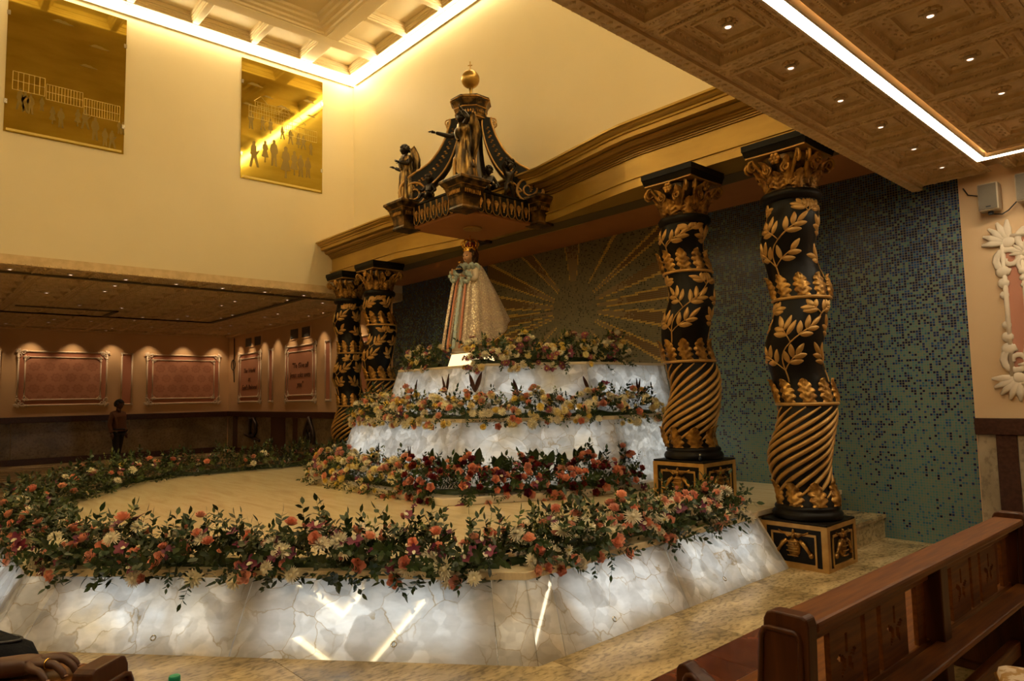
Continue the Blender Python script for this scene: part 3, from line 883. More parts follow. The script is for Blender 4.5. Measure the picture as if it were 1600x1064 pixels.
def side(parent, tl, b0, b1, t0, t1, cuts, zb, zt, m, watts, grom=True, wedge=MT['onyx']):
    """cuts: list of (fraction, lit?)"""
    for i in range(len(cuts) - 1):
        f0, lit = cuts[i]; f1 = cuts[i + 1][0]
        panel(parent, tl, lerp(b0, b1, f0), lerp(b0, b1, f1), lerp(t0, t1, f0), lerp(t0, t1, f1), zb, zt, m, 'onyx_panel' if lit else 'corner_panel', watts if lit else watts * .42, COOL if lit else (1.0, .86, .62), inset=.15 if lit else .015)  # corner pieces: dim warm lamp added behind, stands in for spilled light
        if lit and grom:
            fm = f0 * .62 + f1 * .38
            pb = v3(lerp(b0, b1, fm), zb); pt = v3(lerp(t0, t1, fm), zt)
            p = pb.lerp(pt, .2)
            n = (v3(b1, zb) - v3(b0, zb)).cross(pt - pb)
            if n.dot(p - Vector((X0, 5.5, p.z))) < 0: n = -n
            grommet(parent, tl, p + n.normalized() * .003, n)
side(plat, TL, B[1], B[0], T[1], T[0], [(0, False), (.075, True), (.50, True), (.985, False), (1, False)], .006, ZT, MT['onyx'], ONYX)
side(plat, TL, B[1], B[2], T[1], T[2], [(0, False), (.065, True), (.53, True), (.93, False), (1, False)], .006, ZT, MT['onyx'], ONYX)
side(plat, TL, B[2], B[3], T[2], T[3], [(0, False), (.06, True), (.5, True), (.94, False), (1, False)], .006, ZT, MT['onyx'], ONYX)
side(plat, TL, B[3], B[4], T[3], T[4], [(0, False), (.06, True), (.5, True), (.94, False), (1, False)], .006, ZT, MT['onyx'], ONYX)
side(plat, TL, B[4], B[5], T[4], T[5], [(0, False), (.06, True), (.5, True), (.94, False), (1, False)], .006, ZT, MT['onyx'], ONYX)
# closing wall at the end of the sides, opaque inner core so that the light boxes stay separate
mb = MB()
core = [(X0 + 3.55, 6.0), (X0 + 3.55, 3.25), (X0 + 1.25, 1.15)]; core += [mir(p) for p in reversed(core)]
mb.prism(core, 0.006, ZT - .01)
mb.prism([(-3.02, 6.018), (-3.31, 6.018), (-3.31, 6.06), (-3.02, 6.06)], 0.006, ZT - .005, top=[(-3.29, 6.018), (-3.31, 6.018), (-3.31, 6.06), (-3.29, 6.06)])
mb.xf(TL); mb.build('core', MT['marbleedge'], plat)
top = [(-3.27, 6.02), (-3.27, 3.05), (-5.86, 0.735)]; top += [mir(p) for p in reversed(top)]
top = [(-3.30, YM - .003)] + top[0:0] + [(-3.30, 6.02)] + top + [mir((-3.30, 6.02)), mir((-3.30, YM - .003))]
mb = MB(); mb.prism(top, ZT, ZT + .05); mb.xf(TL); mb.build('marble_floor', MT['marble'], plat, bevel=.004)
mb = MB(); mb.prism([(-3.31, 6.06), (mir((-3.31, 0))[0], 6.06), (mir((-3.31, 0))[0], YM - .003), (-3.31, YM - .003)], 0.006, ZT); mb.xf(TL); mb.build('rear_base', MT['granite'], plat)
stp = MB(); stp.b2(-3.30, -2.87, 6.68, YM, 0.006, 0.21); stp.b2(-3.30, -2.85, 6.66, YM, .21, .25)
tag(stp.build('side_step', MT['granite'], bevel=.004), 'single granite step against the mosaic wall behind the nearest column', 'step')

# ================================================================== tiered plinth
plin = empty('tiered_plinth', (X0, 6.5, .47), 0, 'two-tier faceted plinth of glowing white onyx under the statue', 'plinth')
TP = Matrix.Translation((-X0, -6.5, -.47))
Z1 = .47
curb = [(-5.02, 7.95), (-4.98, 6.45), (-5.06, 5.95), (-5.27, 5.30), (-5.81, 4.25)]; 
curb += [(2 * X0 - p[0], p[1]) for p in reversed(curb)]
mb = MB(); mb.prism(curb, Z1, Z1 + .082); mb.xf(TP); mb.build('marble_kerb', MT['marbleedge'], plin, bevel=.012)
t2t = [(-5.25, 7.95), (-5.3, 6.44), (-6.43, 5.0), (-8.95, 5.0), (-9.75, 6.44), (-9.8, 7.95)]
t2b = [(-5.05, 7.95), (-5.10, 6.35), (-6.33, 4.72), (-9.08, 4.72), (-9.95, 6.35), (-10.0, 7.95)]
t3t = [(-5.62, 7.95), (-5.7, 6.42), (-6.55, 5.5), (-8.58, 5.5), (-9.35, 6.42), (-9.4, 7.95)]
t3b = [(-5.48, 7.95), (-5.56, 6.36), (-6.48, 5.32), (-8.68, 5.32), (-9.50, 6.36), (-9.55, 7.95)]
ZA, ZB2 = 1.335, 2.01
def tier(tb, tt, zb, zt, mats_, watts, cutsets):
    for i in range(5):
        side(plin, TP, tb[i], tb[i + 1], tt[i], tt[i + 1], cutsets[i], zb, zt, mats_[i], watts, False)
tier(t2b, t2t, Z1 + .083, ZA - .045, [MT['onyxs'], MT['onyx'], MT['onyxf'], MT['onyx'], MT['onyx']], TIER,
     [[(0, True), (1, True)], [(0, True), (1, True)], [(0, True), (1, True)], [(0, True), (1, True)], [(0, True), (1, True)]])
tier(t3b, t3t, ZA + .001, ZB2 - .035, [MT['onyxf'], MT['onyx'], MT['onyxf'], MT['onyx'], MT['onyx']], TIER,
     [[(0, True), (1, True)]] * 5)
mb = MB(); mb.prism(t2t, ZA - .045, ZA); mb.xf(TP); mb.build('lower_ledge', MT['marbleedge'], plin, bevel=.006)
mb = MB(); mb.prism(t3t, ZB2 - .035, ZB2); mb.xf(TP); mb.build('upper_ledge', MT['marbleedge'], plin, bevel=.006)
def shrink(poly, k): 
    cx, cy = X0, 7.2
    return [(cx + (p[0] - cx) * k, cy + (p[1] - cy) * k if p[1] < 7.9 else p[1]) for p in poly]
mb = MB(); mb.prism(shrink(t2t, .80), Z1, ZA - .05); mb.prism(shrink(t3t, .76), ZA, ZB2 - .04); mb.xf(TP); mb.build('core', MT['marbleedge'], plin)
# ================================================================== twisted columns
class Shaft:
    def __init__(self, h, r, phase):
        self.h, self.r, self.ph = h, r, phase
        self.pitch = 1.02
        self.A = .048
    def c(self, z):
        k = min(1, max(0, z / .25)) * min(1, max(0, (self.h - z) / .2))
        a = self.ph + 2 * pi * z / self.pitch
        return self.A * k * cos(a), self.A * k * sin(a)
    def rad(self, z):
        return self.r * (1.0 - .10 * (z / self.h)) * (1 + .035 * sin(2 * pi * z / self.pitch * 2 + self.ph))
    def P(self, th, z, o=0.0):
        x, y = self.c(z); r = self.rad(z) + o
        return (x + r * cos(th), y + r * sin(th), z)

def surf_leaf(S, th, z, ang, ln, wd, lift=.012, curl=0.0, lobes=0):
    """leaf laid on the shaft: starts at (th,z), grows in direction ang (0 = up)"""
    mb = MB(); nu, nv = (9, 5) if not lobes else (22, 9)
    pts = []
    for i in range(nu):
        t = i / (nu - 1)
        wv = wd * (sin(pi * min(1, t * .96 + .03)) ** .75) * (1 - .25 * t)
        if lobes: wv = wd * (.62 + .38 * sin(pi * min(1, t * 1.05 + .05))) * (1.12 - .42 * t) * (.60 + .40 * abs(cos(pi * lobes * t)) ** .6) * (1.0 if t < .92 else max(.08, (1 - t) * 12))
        for j in range(nv):
            s = -1 + 2 * j / (nv - 1)
            u = t * ln; v = s * wv / 2
            du = u * cos(ang) - v * sin(ang); dv = u * sin(ang) + v * cos(ang)
            o = lift * (1 - .75 * s * s) * (0.35 + .65 * sin(pi * min(1, t + .15))) + curl * t ** 3 + (.010 * cos((t * 1.0 - abs(s) * .28) * 2 * pi * lobes) * (.3 + abs(s)) + .012 * max(0, 1 - abs(s) * 4) if lobes else 0)
            if abs(s) > .99 or (not lobes and i in (0, nu - 1)): o = max(-.004, curl * t ** 3 - .004) if lobes else -.004
            zz = z + du
            pts.append(S.P(th + dv / S.rad(zz), zz, o))
    mb.grid(pts, nu, nv)
    return mb

def column(kind, h, rings, phase, name_seed):
    """parts of a column in local coordinates, z = 0 on the pedestal top; h to the underside of the entablature"""
    rr = random.Random(name_seed)
    hs = h - .56                   # shaft ends, neck ring; above it the capital
    S = Shaft(hs, .262, phase)
    parts = []
    def part(name, mb, m, smooth=True, sub=None): parts.append((name, mb.mesh(name, m, smooth), sub))
    # base mouldings
    mb = MB(); mb.lathe([(.29, 0), (.305, .02), (.308, .045), (.295, .07), (.275, .08), (.285, .095), (.28, .115), (.25, .13)], 28)
    part('base_ring', mb, MT['black'])
    # shaft
    n = 40; k = 90; pts = []
    for i in range(k):
        z = .10 + (hs - .10) * i / (k - 1)
        for j in range(n): pts.append(S.P(2 * pi * j / n, z))
    mb = MB(); mb.grid(pts, k, n, closev=True); part('shaft', mb, MT['black'])
    # rings
    r1, r2 = rings
    for rz in (r1, r2):
        pts = [S.P(2 * pi * j / 40, rz, .008) for j in range(40)]
        mb = MB(); mb.tube(pts, .016, 8, closed=True); part('gilt_ring', mb, MT['giltplain'])
    # spiral ribs of the lower drum
    nr = 13
    for q in range(nr):
        pts = []; rad = []
        z0, z1 = .20, r1 - .025
        for i in range(40):
            t = i / 39; z = z0 + (z1 - z0) * t
            th = 2 * pi * q / nr + (z - z0) * 5.6
            pts.append(S.P(th, z, .002)); rad.append(.022 * (.35 + .65 * min(1, 6 * t, 6 * (1 - t))))
        mb = MB(); mb.tube(pts, rad, 6); part('spiral_rib', mb, MT['giltplain'])
    # acanthus crowns: on the base, above each ring
    for zc, cnt, ln, wd in ((.125, 8, .22, .19), (r1 + .018, 9, .22, .172), (r2 + .018, 9, .22, .172)):
        for q in range(cnt):
            th = 2 * pi * (q + (.5 if zc > 1 else 0)) / cnt
            part('acanthus_leaf', surf_leaf(S, th, zc, 0, ln, wd, .022, .035, 4), MT['gilt'])
    # vines
    for (za, zb) in ((r1 + .20, r2 - .02), (r2 + .20, hs - .03)):
        nv = 3
        for q in range(nv):
            th0 = 2 * pi * q / nv + rr.random() * .4
            pts = []
            H = zb - za
            m = 22
            def vth(t): return th0 + 1.5 * t + .25 * sin(t * 7 + q)
            for i in range(m):
                t = i / (m - 1)
                pts.append(S.P(vth(t), za + H * t, .005))
            mb = MB(); mb.tube(pts, [.0075 - .004 * i / m for i in range(m)], 5); part('vine_stem', mb, MT['giltplain'])
            nl = max(2, int(H / .215))
            for i in range(nl):
                t = (i + .45) / nl
                z = za + H * t; th = vth(t)
                for sgn in (1, -1):
                    base = sgn * (.5 + .3 * rr.random())
                    L_ = .17 + .05 * rr.random()       # side twig with paired leaves
                    def tw(u):
                        b_ = base * (1 + .25 * u)
                        return th + L_ * u * sin(b_) / S.rad(z), z + L_ * u * cos(b_)
                    if tw(1)[1] > zb - .06:
                        L_ = max(.05, (zb - .06 - z) / max(.2, cos(base)))
                    mb = MB(); mb.tube([S.P(*tw(u), .006) for u in (0, .25, .5, .75, 1)], .0055, 5)
                    part('vine_twig', mb, MT['giltplain'])
                    for u, da in ((.45, .85), (.45, -.85), (.8, .75), (.8, -.75), (1, 0)):
                        a = base + da; tt, zt = tw(u)
                        ll = .125 + .03 * rr.random()
                        if zt + ll * cos(a) > zb: ll = max(.04, (zb - zt) / max(.3, cos(a)))
                        if rr.random() < .08: continue
                        part('vine_leaf', surf_leaf(S, tt, zt, a, ll, .068, .017), MT['giltplain'])
    # neck ring and capital
    zc = hs
    mb = MB(); mb.lathe([(.225, zc - .03), (.262, zc - .02), (.280, zc + .01), (.282, zc + .035), (.262, zc + .065), (.22, zc + .075)], 28)
    part('neck_ring', mb, MT['black'])
    mb = MB(); mb.lathe([(.215, zc + .06), (.205, zc + .10), (.205, zc + .22), (.225, zc + .32), (.265, zc + .40), (.24, zc + .42)], 24)
    part('bell', mb, MT['bronze'])
    C = Shaft(1, .21, 0); C.A = 0
    class Bell:
        def rad(self, z): 
            t = (z - zc - .07) / .35
            return .21 + .07 * max(0, t) ** 2
        def P(self, th, z, o=0.0):
            r = self.rad(z) + o
            return (r * cos(th), r * sin(th), z)
    BL = Bell()
    for row, (z0, cnt, ln, offa, curl) in enumerate(((zc + .07, 8, .17, 0, .07), (zc + .11, 8, .25, .5, .09))):
        for q in range(cnt):
            part('capital_leaf', surf_leaf(BL, 2 * pi * (q + offa) / cnt, z0, 0, ln, .15, .03, curl, 4), MT['gilt'])
    for q in range(4):                     # corner volutes
        th = pi / 4 + q * pi / 2
        for sgn in (-1, 1):
            pts = []; rad = []
            for i in range(26):
                t = i / 25
                if t < .4:
                    u = t / .4
                    rho = .22 + .15 * u ** 1.3; z = zc + .16 + .22 * u; 
                else:
                    u = (t - .4) / .6
                    a = pi * .5 - u * 3.3 * pi; rs = .058 * (1 - .72 * u)
                    rho = .355 + rs * cos(a) * .8 + .01; z = zc + .335 + rs * sin(a)
                w_ = sgn * (.055 * (1 - t * .75) + .012)
                pts.append((rho * cos(th) - w_ * sin(th), rho * sin(th) + w_ * cos(th), z)); rad.append(.020 - .010 * t)
            mb = MB(); mb.tube(pts, rad, 6); part('volute', mb, MT['gilt'])
        th = q * pi / 2                    # rosette and curls in the middle of each side
        mb = MB()
        def loc3(a, b, c): return (a * cos(th) - b * sin(th), a * sin(th) + b * cos(th), c)
        for i in range(7):
            a = 2 * pi * i / 6
            rr_ = 0 if i == 6 else .036
            mb.ball(loc3(.285, rr_ * cos(a), zc + .365 + rr_ * sin(a)), .024, 7, 5)
        part('rosette', mb, MT['gilt'])
        for sgn in (-1, 1):
            pts = []; rad = []
            for i in range(20):
                t = i / 19
                a = -pi * .4 + t * 3.0 * pi; rs = .05 * (1 - .7 * t)
                pts.append(loc3(.27 - .0 * t, sgn * (.095 - rs * cos(a)), zc + .27 + rs * sin(a))); rad.append(.014 - .006 * t)
            mb = MB(); mb.tube(pts, rad, 6); part('side_curl', mb, MT['gilt'])
    # abacus
    def conc(s, k_):
        pl = []
        for q in range(4):
            a0 = pi / 4 + q * pi / 2; a1 = a0 + pi / 2
            p0 = Vector((cos(a0), sin(a0))) * s * sqrt(2); p1 = Vector((cos(a1), sin(a1))) * s * sqrt(2)
            for i in range(6):
                t = i / 6
                p = p0.lerp(p1, t); p = p * (1 - k_ * sin(pi * t))
                pl.append((p.x, p.y))
        return pl
    mb = MB(); mb.prism(conc(.295, .04), zc + .425, zc + .44); part('gilt_edge', mb, MT['giltplain'], False)
    mb = MB(); mb.prism(conc(.300, .03), zc + .44, zc + .50, top=conc(.315, .02)); mb.prism(conc(.32, .0), zc + .50, h - .002); part('abacus', mb, MT['black'], False)
    return parts

def relief_parts(s, dpt):
    """heraldic bee in relief, in local x (width) z (height), facing -y"""
    mb = MB()
    mb.ball((0, -dpt * .2, -.02 * s), (.075 * s, .030, .105 * s), 12, 8)
    for i in range(4):
        pts = [(.072 * s * cos(a) * (1 - .12 * abs(i - 1.5)), -.03 - .012 * sin(a), (-.10 + .05 * i) * s) for a in [pi * k / 8 for k in range(9)]]
        mb.tube(pts, .0065, 5)
    mb.ball((0, -.012, .105 * s), (.024 * s, .022, .032 * s), 8, 6)
    mb.ball((0, -.012, .15 * s), (.014 * s, .018, .03 * s), 8, 6)
    for sg in (-1, 1):
        mb.tube([(sg * .02 * s, -.012, .115 * s), (sg * .06 * s, -.018, .10 * s), (sg * .09 * s, -.014, .125 * s), (sg * .13 * s, -.016, .135 * s), (sg * .165 * s, -.012, .155 * s)], [.012, .011, .010, .009, .006], 6)
        mb.tube([(sg * .07 * s, -.012, .06 * s), (sg * .12 * s, -.02, .02 * s), (sg * .155 * s, -.016, -.035 * s), (sg * .185 * s, -.014, -.075 * s)], [.022 * s, .024 * s, .018 * s, .02 * s], 7)
        mb.ball((sg * .19 * s, -.016, -.085 * s), (.028 * s, .02, .028 * s), 8, 6)
    return mb

def pedestal(root, w, h):
    mb = MB(); mb.b2(-w / 2, w / 2, -w / 2, w / 2, 0.0, h - .018); mb.build('pedestal_block', MT['black'], root, bevel=.006)
    mb = MB(); mb.b2(-w / 2 - .004, w / 2 + .004, -w / 2 - .004, w / 2 + .004, h - .018, h); mb.build('pedestal_top', MT['black'], root, bevel=.006)
    # four gilt corner posts, top bands, framed panels with relief
    for q in range(4):
        rot = Matrix.Rotation(q * pi / 2, 4, 'Z')
        f = -w / 2
        mb = MB()
        bw = .048
        mb.b2(-w / 2 - .005, -w / 2 + bw, f - .007, f + .01, 0, h - .02)
        mb.b2(w / 2 - bw, w / 2 + .0049, f - .007, f + .01, 0, h - .02)
        mb.b2(-w / 2 + bw, w / 2 - bw, f - .0068, f + .01, h - .058, h - .02)
        mb.b2(-w / 2 + bw, w / 2 - bw, f - .0068, f + .01, 0, .030)
        mb.xf(rot); mb.build('gilt_border', MT['giltplain'], root)
        mb = MB(); e = .092; g = .017
        mb.b2(-w / 2 + e, -w / 2 + e + g, f - .010, f + .01, .032, h - .10)
        mb.b2(w / 2 - e - g, w / 2 - e, f - .010, f + .01, .032, h - .10)
        mb.b2(-w / 2 + e, w / 2 - e, f - .0098, f + .01, h - .12, h - .10)
        mb.b2(-w / 2 + e, w / 2 - e, f - .0098, f + .01, .032, .052)
        mb.xf(rot); mb.build('panel_frame', MT['giltplain'], root)
        if q in (0, 1):
            mb = relief_parts(h / .43 * .86, .02)
            mb.xf(rot @ Matrix.Translation((0, f + .004, h * .48))); mb.build('bee_relief', MT['gilt'], root, True)

ZENT = 3.98
def make_column(kind, x, y, zb, zp, label, parts, w=.60):
    root = empty('twisted_column', (x, y, zb), 0, label, 'column', 'twisted columns carrying the entablature')
    pedestal(root, w, zp - zb)
    for name, me, _ in parts:
        put(name, me, root, (0, 0, zp - zb))
    return root
TALL = column('tall', ZENT - .42, (1.47 - .42, 2.455 - .42), 0.5, 3)
SHORT = column('short', ZENT - .90, (1.925 - .90, 2.885 - .90), 2.2, 5)
make_column('tall', -2.965, 6.37, .006, .42, 'nearest black and gold twisted column, on a low pedestal beside the pew', TALL)
make_column('short', -4.14, 6.33, .47, .90, 'black and gold twisted column at the right of the plinth, before the blue mosaic', SHORT)
make_column('tall', -11.63, 6.37, .006, .42, 'leftmost black and gold twisted column at the far aisle', TALL)
make_column('short', -10.46, 6.33, .47, .90, 'black and gold twisted column just left of the plinth flowers', SHORT)
# ================================================================== hanging canopy above the statue
CY = 5.92; CZ = 3.93; CA = .66
can = empty('statue_canopy', (X0, CY, CZ), 0, 'black and gilt baroque canopy with scrolls hanging over the statue', 'canopy')
# soffit board
mb = MB(); mb.b2(-.62, .62, -.62, .62, .02, .06); mb.build('soffit_board', MT['soffit'], can)
mb = MB(); mb.lathe([(.0, -.002), (.125, -.002), (.13, .005), (.13, .02)], 28); 
mb = MB(); mb.lathe([(.115, .004), (.13, .002), (.135, .012), (.13, .022), (.115, .022)], 28); mb.build('lamp_ring', MT['giltplain'], can, True)
mb = MB(); mb.lathe([(.0, .008), (.115, .008), (.115, .02)], 28); mb.build('lamp_disc', MT['lamp'], can)
# frame and lambrequin tabs
mb = MB()
for q in range(4):
    st = len(mb.v); mb.b2(-.62, .62, -.64, -.58, .06, .34); mb.b2(-.64, .64, -.66, -.57, .315, .345)
    mb.xf(Matrix.Rotation(q * pi / 2, 4, 'Z'), st)
mb.build('frame', MT['black'], can, bevel=.004)
def tab_mesh():
    mb = MB(); w_ = .062; zt, zb = .30, .10
    out = [(-w_, zt), (-w_, zb)] + [(w_ * cos(a), zb + w_ * sin(a)) for a in [pi + pi * k / 8 for k in range(1, 8)]] + [(w_, zb), (w_, zt)]
    n = len(out)
    vs = [(x, -.012, z) for x, z in out] + [(x, .012, z) for x, z in out]
    mb.add(vs, [tuple(range(n)), tuple(reversed(range(n, 2 * n)))] + [(i, (i + 1) % n, n + (i + 1) % n, n + i) for i in range(n)], 0)
    rim = [(x * .93, -.014, z) for x, z in out]
    mb.tube(rim, .0055, 5, mi=1)
    for k in range(7):                       # palmette
        a = -pi / 2 * .0 + (k - 3) * .42
        zc = .165
        pts = [(0, -.014, zc - .05), (sin(a) * .022, -.018, zc + cos(a) * .02), (sin(a) * .043, -.016, zc + .02 + cos(a) * .055)]
        mb.tube(pts, [.004, .008, .004], 5, mi=1)
    mb.ball((0, -.014, .105), (.014, .008, .014), 6, 4, mi=1)
    return mb.mesh('lambrequin_tab', [MT['black'], MT['gilt']])
TAB = tab_mesh()
for q in range(4):
    rot = Matrix.Rotation(q * pi / 2, 4, 'Z')
    for i in range(7):
        x = -.405 + i * .135
        put('lambrequin_tab', TAB, can, mw=rot @ Matrix.Translation((x, -.652, 0.0)))
# corner pedestals
def corner_ped():
    mb = MB(); q = sqrt(2)
    pr = [(.10, -.02), (.125, -.02), (.13, .0), (.115, .03), (.118, .05), (.128, .13), (.15, .21), (.16, .24), (.165, .27), (.19, .30), (.205, .325), (.215, .33), (.215, .36), (.20, .375), (.05, .375)]
    mb.lathe([(r * 1.1 * q, z) for r, z in pr], 4, a0=pi / 4)
    return mb.mesh('corner_pedestal', MT['bronze'])
CPM = corner_ped()
def ped_band():
    mb = MB()
    for s in range(4):
        st = len(mb.v)
        for k in range(8):
            mb.box((-.115 + k * .033, -.163, .195), (.018, .018, .05))
        mb.xf(Matrix.Rotation(s * pi / 2, 4, 'Z'), st)
    q = sqrt(2)
    mb.lathe([(.185 * q, .268), (.19 * q, .262), (.194 * q, .27), (.185 * q, .276)], 4, a0=pi / 4)
    return mb.mesh('dentil_band', MT['gilt'])
PBM = ped_band()
for sx, sy in ((1, -1), (-1, -1), (1, 1), (-1, 1)):
    p = put('corner_pedestal', CPM, can, (sx * CA, sy * CA, .03))
    put('dentil_band', PBM, p)
# scroll ribs
def rib():
    """S-shaped scroll in local x (outwards) z"""
    curve = []
    ctrl = [(1.01, .42), (1.0, .57), (.93, .70), (.80, .80), (.67, .88), (.55, .985), (.455, 1.11), (.375, 1.26), (.32, 1.41), (.29, 1.52), (.295, 1.57)]
    cv = [Vector((a, 0, b)) for a, b in ctrl]
    pts = []
    for i in range(len(cv) - 1):
        p0 = cv[max(i - 1, 0)]; p1 = cv[i]; p2 = cv[i + 1]; p3 = cv[min(i + 2, len(cv) - 1)]
        for k in range(5):
            t = k / 5
            pts.append(.5 * ((2 * p1) + (p2 - p0) * t + (2 * p0 - 5 * p1 + 4 * p2 - p3) * t * t + (3 * p1 - p0 - 3 * p2 + p3) * t ** 3))
    pts.append(cv[-1])
    return pts
RP = rib()
def rib_parts():
    out = []
    n = len(RP)
    def normal(i):
        t = (RP[min(i + 1, n - 1)] - RP[max(i - 1, 0)]).normalized()
        return Vector((t.z, 0, -t.x)) if t.z > 0 else Vector((t.z, 0, -t.x))
    # body: a deep black plank following the curve, with depth below the outer edge
    mb = MB(); ring = []
    for i, p in enumerate(RP):
        t = i / (n - 1)
        d = .26 * (1 - t) ** 1.1 + .11; hw = .115 - .035 * t
        nn = normal(i)
        q = p - nn * d * (1 if nn.x > 0 else 1)
        for s, r_ in ((-1, p), (1, p), (1, q), (-1, q)):
            ring.append((r_.x, s * hw, r_.z))
    mb.grid(ring, n, 4, closev=True)
    k = len(RP) * 4
    out.append(('scroll_band', mb.mesh('scroll_band', MT['black']), 0))
    # gilt edges both sides on outer and inner edge
    for s in (-1, 1):
        for inner in (0, 1):
            pts = []
            for i, p in enumerate(RP):
                t = i / (n - 1); d = (.26 * (1 - t) ** 1.1 + .11) * inner; hw = .115 - .035 * t
                q = p - normal(i) * d
                pts.append((q.x, s * hw, q.z))
            mb = MB(); mb.tube(pts, .017 if not inner else .014, 6); out.append(('gilt_edge', mb.mesh('gilt_edge', MT['giltplain'], True), 0))
        # laurel leaves on the flanks
        mb = MB()
        for i in range(3, n - 8, 2):
            t = i / (n - 1); d = (.26 * (1 - t) ** 1.1 + .11) * .5; hw = .115 - .035 * t
            q = RP[i] - normal(i) * d
            for g in (-1, 1):
                mb.ball((q.x + g * .008, s * (hw + .004), q.z + g * .012), (.020, .008, .013), 6, 4)
        out.append(('laurel', mb.mesh('laurel', MT['gilt'], True), 0))
        # volutes
        pts = []; rad = []
        for i in range(40):
            t = i / 39; a = pi * .35 - t * 4.2 * pi; rs = .20 * (1 - t) ** .8 + .016
            pts.append((.80 + rs * cos(a), s * .118, .52 + rs * sin(a) * 1.0)); rad.append(.022 - .010 * t)
        mb = MB(); mb.tube(pts, rad, 6); out.append(('volute', mb.mesh('volute', MT['giltplain'], True), 0))
        pts = []; rad = []
        for i in range(24):
            t = i / 23; a = -pi * .5 + t * 3.2 * pi; rs = .045 * (1 - t) + .006
            pts.append((.315 + rs * cos(a), s * .062, 1.53 + rs * sin(a))); rad.append(.011 - .005 * t)
        mb = MB(); mb.tube(pts, rad, 6); out.append(('top_volute', mb.mesh('top_volute', MT['giltplain'], True), 0))
    mb = MB(); st = len(mb.v); mb.lathe([(.0, -.113), (.19, -.113), (.198, -.10), (.198, .10), (.19, .113), (.0, .113)], 22)
    mb.xf(Matrix.Translation((.80, 0, .52)) @ Matrix.Rotation(pi / 2, 4, 'X'))
    out.append(('volute_disc', mb.mesh('volute_disc', MT['black'], False), 0))
    return out
RPARTS = rib_parts()
for q in range(4):
    a = pi / 4 + q * pi / 2
    first = None
    for name, me, _ in RPARTS:
        if name == 'scroll_band':
            first = put('scroll_band', me, can, rot=(0, 0, a))
        else:
            put(name, me, first)
# central fluted core
mb = MB(); pts = []
nj, ni = 48, 14
for i in range(ni):
    t = i / (ni - 1); z = .33 + 1.22 * t; r = .15 + .20 * (1 - t) ** 3
    for j in range(nj):
        a = 2 * pi * j / nj
        rr_ = r * (1 + .07 * cos(a * 12))
        pts.append((rr_ * cos(a), rr_ * sin(a), z))
mb.grid(pts, ni, nj, closev=True); mb.build('fluted_core', MT['bronzeskin'], can, True)
# octagonal cap
mb = MB(); mb.lathe([(.10, 1.52), (.195, 1.53), (.215, 1.56), (.22, 1.60), (.225, 1.64), (.235, 1.68), (.245, 1.72), (.262, 1.76), (.285, 1.79), (.295, 1.82), (.295, 1.845), (.26, 1.855), (.05, 1.86)], 8, a0=pi / 8)
cap = mb.build('octagonal_cap', MT['bronze'], can)
mb = MB()
for z, r in ((1.565, .222), (1.70, .245), (1.815, .302)):
    mb.lathe([(r - .006, z - .008), (r + .004, z - .006), (r + .004, z + .006), (r - .006, z + .008)], 8, a0=pi / 8)
for q in range(8):
    a = q * pi / 4
    for k in range(4):
        v = (-1.5 + k) * .036
        mb.ball((.212 * cos(a) - v * sin(a), .212 * sin(a) + v * cos(a), 1.635), (.013, .013, .024), 6, 4)
mb.build('cap_ornament', MT['gilt'], cap, True)
mb = MB(); mb.lathe([(.06, 1.85), (.03, 1.90), (.02, 1.98), (.03, 2.06)], 12); mb.ball((0, 0, 2.18), .132, 24, 16)
gl = mb.build('globe', MT['globe'], can, True)
mb = MB(); mb.tube([(0, 0, 2.29), (0, 0, 2.44)], .009, 6); mb.tube([(-.032, 0, 2.385), (.032, 0, 2.385)], .009, 6); mb.xf(Matrix.Rotation(.6, 4, 'Z'))
mb.build('cross', MT['globe'], gl)
# hanging rods that carry the canopy from the entablature
mb = MB()
for sx in (-1, 1): mb.tube([(sx * .3, .62, .2), (sx * .3, .80, .25)], .03, 8)
mb.build('wall_bracket', MT['black'], can)

